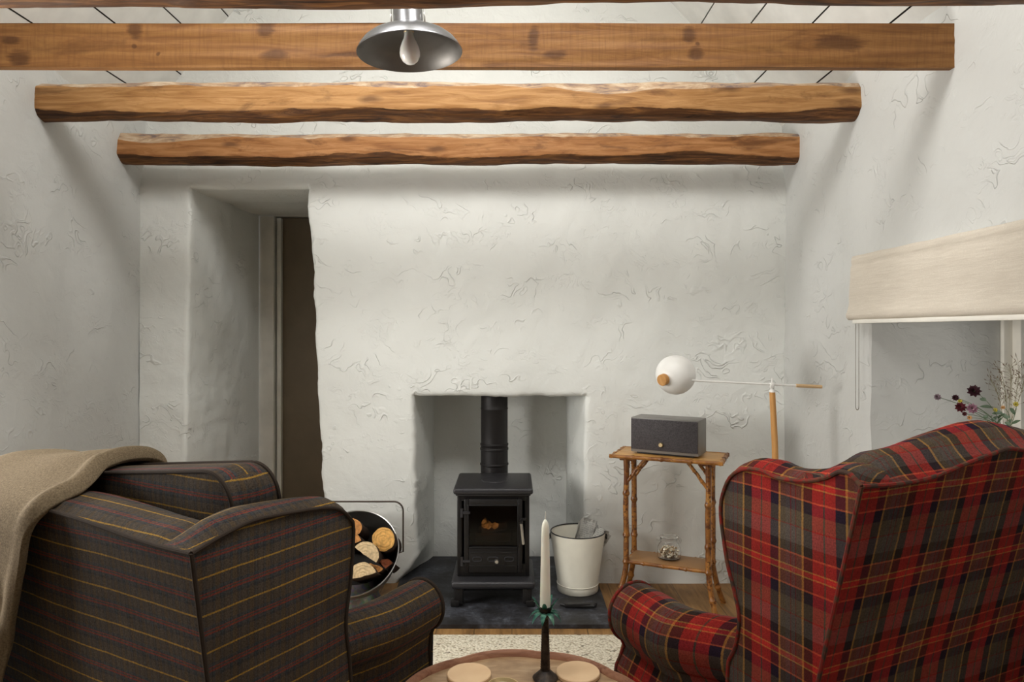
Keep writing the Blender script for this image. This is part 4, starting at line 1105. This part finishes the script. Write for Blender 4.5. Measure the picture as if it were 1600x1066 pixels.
# ============================================================ ARMCHAIRS
def cat(pts, step=.012):
    """Catmull-Rom through the points, resampled"""
    P = [Vector((*p, 0)) for p in pts]; out = []
    for i in range(len(P)-1):
        p0, p1, p2, p3 = P[max(i-1, 0)], P[i], P[i+1], P[min(i+2, len(P)-1)]
        n = max(1, int((p2-p1).length/step))
        for k in range(n):
            t = k/n
            q = .5*((2*p1)+(-p0+p2)*t+(2*p0-5*p1+4*p2-p3)*t*t+(-p0+3*p1-3*p2+p3)*t**3)
            out.append((q.x, q.y))
    out.append(tuple(pts[-1])); return out
def straight(a, b, step=.02):
    n = max(1, int(math.hypot(b[0]-a[0], b[1]-a[1])/step)); return [(lerp(a[0], b[0], i/n), lerp(a[1], b[1], i/n)) for i in range(n)]
def panel(outl, wts, prof, frame, uvf, close_back=True):
    """outline (a,b) counter clockwise; prof [(offset, depth)] ; frame(a,b,depth)->xyz"""
    bm = bmesh.new(); uvl = bm.loops.layers.uv.new('UVMap'); n = len(outl)
    nrm = []
    for i in range(n):
        a, b = outl[i-1], outl[(i+1) % n]; t = Vector((b[0]-a[0], b[1]-a[1])); t.normalize(); nrm.append((t.y, -t.x))
    for _ in range(2): nrm = [tuple(Vector((nrm[i-1][0]+2*nrm[i][0]+nrm[(i+1) % n][0], nrm[i-1][1]+2*nrm[i][1]+nrm[(i+1) % n][1])).normalized()) for i in range(n)]
    rings, uvs = [], []; tr = 0; last = prof[0]
    for (o, dp) in prof:
        tr += math.hypot(o-last[0], dp-last[1]); last = (o, dp)
        ring, uu = [], []
        for i, (a, b) in enumerate(outl):
            w_ = wts[i]; off = o*w_ if o > 0 else o
            aa, bb = a+nrm[i][0]*off, b+nrm[i][1]*off
            ring.append(bm.verts.new(frame(aa, bb, dp))); uu.append(uvf(a+nrm[i][0]*tr, b+nrm[i][1]*tr))
        rings.append(ring); uvs.append(uu)
    def setuv(f, m):
        for lp in f.loops: lp[uvl].uv = m[lp.vert]
    for r in range(len(rings)-1):
        for i in range(n):
            j = (i+1) % n
            f = bm.faces.new((rings[r][i], rings[r][j], rings[r+1][j], rings[r+1][i]))
            setuv(f, {rings[r][i]: uvs[r][i], rings[r][j]: uvs[r][j], rings[r+1][i]: uvs[r+1][i], rings[r+1][j]: uvs[r+1][j]})
    f0 = bm.faces.new(list(reversed(rings[0]))); setuv(f0, dict(zip(rings[0], uvs[0])))
    f1 = bm.faces.new(rings[-1]); setuv(f1, {v: uvf(*outl[i]) for i, v in enumerate(rings[-1])})
    bmesh.ops.recalc_face_normals(bm, faces=bm.faces)
    bmesh.ops.triangulate(bm, faces=[f0, f1])
    return bm
def box_uv(bm):
    uvl = bm.loops.layers.uv.verify(); bm.normal_update()
    for f in bm.faces:
        n = f.normal; ax = max(range(3), key=lambda i: abs(n[i]))
        for lp in f.loops:
            c = lp.vert.co; lp[uvl].uv = ((c.y, c.z), (c.x, c.z), (c.x, c.y))[ax]
def armchair(name, Vw, zV, ang, W, vis, k_rake, wing, top, arm, mat, mpipe, uv0, label):
    rake = lambda z: max(0, z-.35)*k_rake
    rot = Matrix.Rotation(ang, 3, 'Z')
    Vl = Vector((vis*W/2, -rake(zV), 0)); org = Vector((*Vw, 0)) - rot @ Vl
    ch = empty(name, (org.x, org.y, 0), ang, label, 'armchair', )
    zb = .20
    # outer back with its rolled top
    tp = [(x, z) for x, z in top]                      # x from -W/2 to W/2, z(x)
    tpd = cat(list(reversed(tp)))
    hw_ = W/2-.005
    tpc = [(max(-hw_, min(hw_, a)), b) for a, b in tpd]
    ol = straight((-hw_, zb), (hw_, zb)) + straight((hw_, zb), (hw_, zV)) + tpc + straight((-hw_, zV), (-hw_, zb))[1:]
    wts = [(.10+.90*sm(.01, .13, hw_-abs(a))) if b > zV-.008 and abs(a) < hw_+.001 and (abs(a) < hw_-.001 or b > zV-.001) else 0.0 for a, b in ol]
    rh = arm['roll']
    prof = [(0, 0), (.006, .010), (.016, .024), (rh*.8, .052), (rh, .080), (rh*.85, .108), (rh*.3, .130), (-.02, .138), (-.05, .135)]
    bm = panel(ol, wts, prof, lambda a, b, d: (a, d-rake(b), b), lambda a, b: (a, b)); back = link('backrest', bm, mat, ch, ang=50)
    bm = bmesh.new(); tube(bm, [(a, -rake(b)-.002, b) for a, b in tpd], .0045, 8); link('piping', bm, mpipe, back)
    # wings running down as side panels
    for sg in (-1, 1):
        wp = cat(wing)                                 # from V forward and down to the arm
        yf = wing[-1][0]
        ol = wp + straight(wing[-1], (yf, zb)) + straight((yf, zb), (0, zb)) + [(-rake(z)+.005, z) for z in [zb+(zV-zb)*i/40 for i in range(40)]]
        area = sum(ol[i-1][0]*ol[i][1]-ol[i][0]*ol[i-1][1] for i in range(len(ol)))
        nw = len(wp)
        wts = [min(1, i/6) if i < nw-14 else max(0.0, (nw-i)/14) if i < nw else 0 for i in range(len(ol))]
        if area < 0: ol = ol[::-1]; wts = wts[::-1]
        pr = [(0, 0), (.007, .008), (.015, .022), (.020, .045), (.016, .070), (.006, .086), (-.012, .092), (-.03, .092)]
        fr = (lambda a, b, d, sg=sg: (sg*(W/2-d), a, b))
        bm = panel(ol, wts, pr, fr, lambda a, b: (-a, b)); wg = link('wing', bm, mat, ch, ang=50)
        bm = bmesh.new(); tube(bm, [(sg*(W/2+.001), a, b) for a, b in wp + straight(wing[-1], (yf, zb))], .0045, 8); tube(bm, [(sg*(W/2+.001), -rake(z)-.001, z) for z in [zb+(zV-zb)*i/30 for i in range(31)]], .0045, 8)
        link('piping', bm, mpipe, wg)
        # arm: roll over a waisted panel, one section run forward
        r, za, y0, y1, co, fl, ib = arm['r'], arm['z'], arm['y0'], arm['y1'], arm['out'], arm['flare'], arm['body']
        cx = W/2 + co
        sec = [(cx + r*math.cos(R(a)), za + r*math.sin(R(a))) for a in range(-58, 236, 7)]
        sec += [(W/2-ib, za-r*.9), (W/2-ib, .30), (W/2-ib, zb)]
        sec += [(cx+fl, zb), (cx+fl, .30), (cx+fl, .42), (cx+fl-.006, za-r*1.75), (cx+r*.40, za-r*1.15)]
        ctr = Vector((cx, za))
        bm = bmesh.new(); uvl = bm.loops.layers.uv.new('UVMap'); ns = len(sec)
        L = [0]
        for i in range(1, ns+1): L.append(L[-1]+(Vector(sec[i % ns])-Vector(sec[i-1])).length)
        ys = [(y0, 1)] + [(lerp(y0, y1-.03, i/12), 1) for i in range(1, 13)] + [(y1-.03+.03*math.sin(R(a)), 1-.022/r*(1-math.cos(R(a)))) for a in (20, 40, 60, 80)]
        rings = []
        for y, sc_ in ys:
            ring = []
            for (a, b) in sec:
                bulge = 1+.035*sm(y0, y1, y)
                px = cx+(a-cx)*sc_*bulge - (co+r+.012)*(1-sm(y0, y0+.20, y)) * sm(W/2-.12, W/2-.02, a); pz = za+(b-za)*(sc_ if b > za-r*1.2 else 1)*(bulge if b > za-r else 1)
                ring.append(bm.verts.new((sg*px, y, pz)))
            rings.append((ring, y))
        for (ra, ya), (rb, yb) in zip(rings, rings[1:]):
            for i in range(ns):
                j = (i+1) % ns; f = bm.faces.new((ra[i], ra[j], rb[j], rb[i]))
                for lp in f.loops:
                    lp[uvl].uv = {ra[i]: (-ya, L[i]), ra[j]: (-ya, L[i+1]), rb[i]: (-yb, L[i]), rb[j]: (-yb, L[i+1])}[lp.vert]
        f = bm.faces.new(rings[-1][0])
        for lp in f.loops: lp[uvl].uv = (lp.vert.co.x, lp.vert.co.z)
        f2 = bm.faces.new(rings[0][0])
        bmesh.ops.triangulate(bm, faces=[f, f2]); bmesh.ops.recalc_face_normals(bm, faces=bm.faces)
        am = link('arm', bm, mat, ch, ang=55)
        bm = bmesh.new(); tube(bm, [v.co if False else p for p in [(sg*(cx+(a-cx)*1.02), y1-.012, za+(b-za)*(1.02 if b > za-r*1.2 else 1)) for a, b in sec[:-8] ]], .005, 8)
        tube(bm, [(sg*(a+.001), y1-.014, b) for a, b in sec[-5:]+[sec[0]]], .005, 8)
        link('piping', bm, mpipe, am)
    # seat
    ysf = arm['y1']-.01
    bm = bmesh.new(); box(bm, (0, (ysf+.02)/2+.04, .405), (W-2*arm['body']+.01, ysf-.08, .13), .035, seg=4); box_uv(bm); link('seat_cushion', bm, mat, ch, ang=60)
    bm = bmesh.new(); box(bm, (0, ysf/2, .262), (W-.06, ysf-.01, .155), .012); box_uv(bm); link('seat_base', bm, mat, ch)
    for sx in (-1, 1):
        for yy in (.05, ysf-.06):
            bm = bmesh.new(); tube(bm, [(sx*(W/2-.08), yy, .20), (sx*(W/2-.08), yy, .10), (sx*(W/2-.075), yy, 0.013 if arm.get('rug') else 0)], [.026, .022, .016], 12); link('leg', bm, M_rim, ch)
    return ch, rot, org
def sym_top(W, pts):
    l = [(-W/2+a, z) for a, z in pts]; r = [(W/2-a, z) for a, z in reversed(pts)]
    return l + [q for q in r if q[0] > l[-1][0]+.01]
# red chair
VR = (.640, 1.290)
W1 = .86
wingR = [(-.1716, 1.065), (-.150, 1.083), (-.124, 1.083), (-.099, 1.068), (-.0485, 1.051), (.021, 1.043), (.070, 1.050), (.115, 1.046), (.152, 1.030), (.176, 1.004), (.194, .960), (.196, .926), (.191, .895), (.175, .823), (.150, .759), (.137, .705), (.150, .640), (.170, .600), (.175, .54)]
armR = dict(r=.076, z=.596, y0=.135, y1=.52, out=.022, flare=.062, body=.10, roll=.052, rug=1)
topR = sym_top(W1, [(0, 1.065), (.10, 1.060), (.20, 1.064), (.30, 1.084), (.42, 1.104)])
armchair('wing_armchair', VR, 1.065, R(25.5), W1, -1, .24, wingR, topR, armR, M_red, M_pipe_r, None, 'red tartan wing armchair seen from behind, beside the bamboo table and window')
# charcoal chair
VL = (-.575, 1.264)
W2 = .88; A2 = R(-30)
wingL = [(-.081, .950), (-.02, .966), (.047, .9775), (.112, .975), (.170, .970), (.222, .964), (.270, .955), (.301, .941), (.326, .918), (.336, .890), (.326, .780), (.311, .687), (.322, .600), (.330, .52)]
armL = dict(r=.066, z=.608, y0=.305, y1=.66, out=-.036, flare=.028, body=.13, roll=.022, rug=1)
topL = sym_top(W2, [(0, .950), (.08, .949), (.18, .953), (.30, .962), (.44, .968)])
chL, rotL, orgL = armchair('wing_armchair', VL, .950, A2, W2, 1, .135, wingL, topL, armL, M_grey, M_pipe_g, None, 'charcoal checked wool wing armchair seen from behind, with a brown blanket over its back')
# loose back cushion in the charcoal chair
cu = empty('back_cushion', orgL, A2, 'boxy charcoal checked cushion standing above the back of the charcoal armchair', 'cushion')
bm = bmesh.new(); uvl = bm.loops.layers.uv.new('UVMap')
kc = lambda z: -.135*max(0, z-.35)
cw, cz0, cz1 = .335, .48, 1.057
def cush_ring(y, ins, n=10, r=.075):
    pts = []
    for (sx, sz, a0) in ((1, 1, 0), (-1, 1, 90), (-1, -1, 180), (1, -1, 270)):
        for i in range(n+1):
            a = R(a0+90*i/n); pts.append(((cw-ins-r)*sx + r*math.cos(a), y, (cz0+cz1)/2 + ((cz1-cz0)/2-ins-r)*sz + r*math.sin(a)))
    return pts
CY0, CY1 = .158, .280
rings = []
for y, ins in ((CY0-.012, .20), (CY0-.012, .10), (CY0-.006, .03), (CY0, 0), (CY0+.03, -.004), ((CY0+CY1)/2, -.007), (CY1-.03, -.004), (CY1, 0), (CY1+.006, .03), (CY1+.014, .10), (CY1+.014, .2)):
    rings.append([bm.verts.new((p[0]+.018, p[1]+kc(p[2]), p[2]+.006*math.cos(p[0]*4)+.11*(p[0]-.30))) for p in cush_ring(y, ins, r=.075 if ins < .1 else .05)])
for a, b in zip(rings, rings[1:]):
    for i in range(len(a)): bm.faces.new((a[i], a[(i+1) % len(a)], b[(i+1) % len(a)], b[i]))
bm.faces.new(rings[0]); bm.faces.new(rings[-1]); bmesh.ops.recalc_face_normals(bm, faces=bm.faces); box_uv(bm)
link('cover', bm, M_grey, cu, ang=60)
for y in (CY0, CY1):
    bm = bmesh.new(); q = [(p[0]+.018, p[1]+kc(p[2]), p[2]+.006*math.cos(p[0]*4)+.11*(p[0]-.30)) for p in cush_ring(y, -.001)]; q.append(q[0]); tube(bm, q, .0045, 8, cap=False); link('piping', bm, M_pipe_g, cu)

# ============================================================ BLANKET
s = NT('brown wool blanket'); g = s.coord(); n1 = s.noise(g, 240, 4, .7); n2 = s.noise(g, 9, 4)
c = s.ramp(n1, [(.3, srgb(76, 65, 50)), (.7, srgb(124, 109, 87))]); c = s.mix(s.mr(n2, .3, .7, 0, .35), c, srgb(98, 84, 66))
M_blk = s.set(c, 1.0, normal=s.bump(n1, .5, .0025), Specular_IOR_Level=.1); s.b.inputs['Sheen Weight'].default_value = .5; s.b.inputs['Sheen Roughness'].default_value = .4
s.l(c, s.b.inputs['Sheen Tint'])
path = [(.315, .62), (.292, .80), (.262, .97), (.232, 1.012), (.190, 1.030), (.130, 1.036), (.064, 1.030), (.022, 1.012), (-.020, .996), (-.062, .988), (-.094, .968), (-.108, .930), (-.104, .84), (-.090, .65), (-.074, .45), (-.066, .24)]
edge = [.60, .60, .59, .57, .565, .56, .535, .50, .475, .465, .470, .487, .52, .590, .645, .69]
pp = cat(path, .016)
# edge value resampled by arc length
al = [0]
for a, b in zip(path, path[1:]): al.append(al[-1]+math.hypot(b[0]-a[0], b[1]-a[1]))
bl_ = [0]
for a, b in zip(pp, pp[1:]): bl_.append(bl_[-1]+math.hypot(b[0]-a[0], b[1]-a[1]))
tab = [(x/al[-1], e) for x, e in zip(al, edge)]
bm = bmesh.new(); rows = []; NP = 70
for i, (y, z) in enumerate(pp):
    f = bl_[i]/bl_[-1]; e = interp(tab, f) + .004*N(f*18, 3)
    j0, j1 = max(i-1, 0), min(i+1, len(pp)-1)
    t = Vector((0, pp[j1][0]-pp[j0][0], pp[j1][1]-pp[j0][1])).normalized(); nn = Vector((0, t.z, -t.y)); 
    if nn.z < 0 and f < .75 and nn.z < -.3: nn = -nn
    row = []
    for k in range(NP+1):
        p = (k/NP)**1.25; tt = lerp(e, 1.14, p); x = W2/2 - tt
        over = max(0, tt-.93); zz = z - .028*sm(.62, .85, tt)*sm(.5, .3, f) - 1.1*over**1.5 - .35*over*sm(.5, .3, f)*0
        hang = sm(.50, .75, f)
        fold = .030*hang*(math.sin(tt*19+f*2.2)+.5*math.sin(tt*41+1))*sm(.5, .7, tt) + .012*N(tt*6, f*8, 3)
        lipd = tt-e; lip = .013*math.exp(-((lipd-.018)/.018)**2)
        roundz = -.016*math.exp(-(lipd/.008)**2)*(1-hang)
        d_ = Vector((0, 0, 0)); 
        yy = y - hang*(abs(fold)*.9+lip) ; zz += (1-hang)*(fold*.35+lip+roundz)
        row.append(bm.verts.new((x, yy, zz)))
    rows.append(row)
for a, b in zip(rows, rows[1:]):
    for k in range(NP): bm.faces.new((a[k], a[k+1], b[k+1], b[k]))
bmesh.ops.recalc_face_normals(bm, faces=bm.faces)
o = link('wool_blanket', bm, M_blk, loc=orgL, rot=(0, 0, A2), ang=70)
md = o.modifiers.new('thickness', 'SOLIDIFY'); md.thickness = .016; md.offset = 1
md = o.modifiers.new('soft', 'SUBSURF'); md.levels = 1; md.render_levels = 1
prop(o, 'thick brown wool blanket draped over the charcoal armchair and its cushion', 'blanket')

# ============================================================ FLOWERS ON THE WINDOW SILL
VX, VY, VZ = 1.800, 2.560, .8065
M_ves = plain('stoneware', srgb(150, 146, 134), .5, bump=.2)
bm = bmesh.new(); lathe(bm, [(0, 0), (.040, 0), (.055, .03), (.058, .07), (.042, .115), (.028, .14), (.030, .160), (.026, .160), (.024, .14), (.038, .11), (.05, .07), (.045, .01), (0, .01)], 40, (0, 0, 0))
prop(link('flower_vase', bm, M_ves, loc=(VX, VY, VZ)), 'small stoneware vase of wild flowers on the window sill behind the red armchair', 'vase')
M_stem = plain('green stem', srgb(74, 92, 56), .6); M_lf = plain('leaf green', srgb(64, 88, 54), .55)
PET = {k: plain(k, srgb(*v), .7) for k, v in (('plum petal', (60, 18, 30)), ('wine petal', (92, 22, 34)), ('mauve petal', (176, 132, 150)), ('yellow petal', (206, 190, 74)), ('grey lilac petal', (128, 108, 116)), ('apricot petal', (214, 164, 104)))}
def W_(px, py, d): return Vector(((px-800)*d/F, d, H-(py-517)*d/F))
def leaf_mesh(bm, base, direc, L, Wd, up=Vector((0, 0, 1))):
    direc = direc.normalized(); sd = direc.cross(Vector((0, 1, .2))).normalized(); n = 6; V = []
    for i in range(n+1):
        t = i/n; c_ = base + direc*L*t + Vector((0, 0, -1))*L*.25*t*t; w_ = Wd*math.sin(PI*min(.98, t*.9+.06))
        V.append([bm.verts.new(c_ - sd*w_), bm.verts.new(c_ + Vector((0, -.15*Wd, -.2*Wd))), bm.verts.new(c_ + sd*w_)])
    for a, b in zip(V, V[1:]):
        for k in (0, 1): bm.faces.new((a[k], a[k+1], b[k+1], b[k]))
def flower(px, py, d, rad, petal, layers, label, leaves=2, bx=0):
    hd = W_(px, py, d); mouth = Vector((VX+random.uniform(-.015, .015), VY+random.uniform(-.012, .012), VZ+.15))
    base = Vector((VX, VY, VZ+.02))
    mid = mouth.lerp(hd, .55) + Vector((.03+bx, 0, .035))
    pts = []
    for i in range(25):
        t = i/24
        q = mouth*(1-t)**2 + mid*2*t*(1-t) + hd*t*t; pts.append(q)
    root = empty('wild_flower', mouth, 0, label, 'flower', 'wild flowers in the vase')
    loc = lambda v: v - mouth
    bm = bmesh.new(); tube(bm, [loc(base)] + [loc(p) for p in pts], .0011, 6); link('stem', bm, M_stem, root)
    bm = bmesh.new(); ax = (pts[-1]-pts[-3]).normalized(); ax = (ax*.4 + Vector((-.2, -.8, .3))).normalized(); q3 = ax.to_track_quat('Z', 'Y').to_matrix()
    for l in range(layers):
        n = 7 if layers < 3 else 9
        for k in range(n):
            a = 2*PI*k/n + l*.4; el = R(10+ 62*l/max(1, layers)); L = rad*(1-.14*l)
            rows = []
            for i in range(5):
                t = i/4; w_ = rad*.30*math.sin(PI*min(.96, t*.8+.16)); r_ = L*t
                rows.append([q3 @ Vector(((r_*math.cos(el))*math.cos(a)-s_*w_*math.sin(a), (r_*math.cos(el))*math.sin(a)+s_*w_*math.cos(a), r_*math.sin(el)+.15*rad*t*t)) + loc(hd) for s_ in (-1, 0, 1)])
            VV = [[bm.verts.new(p) for p in r_] for r_ in rows]
            for A, B in zip(VV, VV[1:]):
                for m in (0, 1): bm.faces.new((A[m], A[m+1], B[m+1], B[m]))
    link('bloom', bm, PET[petal], root)
    bm = bmesh.new(); lathe(bm, [(0, rad*.25), (rad*.2, rad*.15), (rad*.22, 0), (0, -rad*.2)], 12, loc(hd), q3); link('flower_centre', bm, M_lf, root)
    for k in range(leaves):
        i = 7+int(k*5+random.random()*3); bm = bmesh.new()
        dr = (pts[i+1]-pts[i]).normalized() + Vector((random.uniform(-1, .9), random.uniform(-.3, .3), random.uniform(-.3, .5)))
        leaf_mesh(bm, loc(pts[i]), dr, random.uniform(.032, .055), random.uniform(.005, .009)); link('leaf', bm, M_lf, root)
for a in ((1465, 621, 2.46, .0125, 'grey lilac petal', 4, 'greyish lilac pincushion flower reaching farthest from the vase over the armchair', 0),
          (1493, 622, 2.44, .0120, 'plum petal', 4, 'round plum coloured bloom next to a yellow one, below the pincushion flower tip', 1),
          (1522, 612, 2.44, .0230, 'plum petal', 5, 'largest dark plum bloom at the top of the bouquet', 3),
          (1501, 637, 2.42, .0190, 'wine petal', 4, 'wine red bloom between the lilac pincushion flower and the pink one', 2),
          (1519, 639, 2.43, .0190, 'mauve petal', 3, 'pale pink mauve bloom in the middle of the bouquet', 2),
          (1507, 647, 2.42, .0090, 'wine petal', 2, 'tiny wine red bud under the wine red bloom', 1),
          (1500, 627, 2.45, .0085, 'yellow petal', 2, 'small yellow flower tucked beside the round plum bloom', 1),
          (1515, 653, 2.42, .0090, 'apricot petal', 2, 'small apricot flower under the pink mauve bloom', 2),
          (1492, 668, 2.40, .0080, 'yellow petal', 1, 'small yellow flower on a drooping stem, nearest the left end of the armchair top', 0),
          (1521, 667, 2.41, .0095, 'yellow petal', 1, 'pale yellow flower just above the armchair top', 1),
          (1555, 641, 2.50, .0090, 'yellow petal', 2, 'yellow green flower among the leaves in the middle of the vase', 3),
          (1567, 637, 2.50, .0080, 'apricot petal', 2, 'small apricot flower close to the grass stalks', 2),
          (1587, 632, 2.50, .0105, 'yellow petal', 2, 'yellow flower with a green centre against the window frame', 2)): flower(*a[:7], leaves=a[7])
M_grass = plain('dry grass', srgb(120, 112, 78), .8); M_seed = plain('grass seed', srgb(104, 82, 62), .8)
for i, (px, py, d, lab) in enumerate(((1549, 596, 2.46, 'grass stalk bending farthest over the armchair from the vase'), (1563, 580, 2.52, 'feathery grass stalk leaning just past the window frame edge'), (1578, 574, 2.50, 'upright feathery grass stalk before the window frame'),
                         (1592, 570, 2.53, 'tallest feathery grass stalk by the edge of the picture'), (1602, 588, 2.48, 'feathery grass stalk half cut off by the picture edge'))):
    top_ = W_(px, py, d); m0 = Vector((VX+random.uniform(-.01, .01), VY, VZ+.15)); mid = m0.lerp(top_, .6)+Vector((.02, 0, .03))
    pts = [m0*(1-t)**2+mid*2*t*(1-t)+top_*t*t for t in [k/24 for k in range(25)]]
    root = empty('grass_stalk', m0, 0, lab, 'grass', 'dry grasses in the vase')
    bm = bmesh.new(); tube(bm, [Vector((VX, VY, VZ+.02))-m0]+[p-m0 for p in pts], .0008, 5)
    bs = bmesh.new()
    for k in range(9, 25):
        for _ in range(2):
            b0 = pts[k]-m0; dr = Vector((random.uniform(-1, .5), random.uniform(-.4, .4), random.uniform(.1, 1.1))).normalized(); L = random.uniform(.015, .04)
            e_ = b0+dr*L; tube(bm, [b0, b0.lerp(e_, .5)+Vector((0, 0, .003)), e_], .00035, 4, cap=False)
            tube(bs, [e_, e_+dr*.004, e_+dr*.011], [.0005, .0014, .0003], 5)
    link('stem', bm, M_grass, root); link('seed_head', bs, M_seed, root)
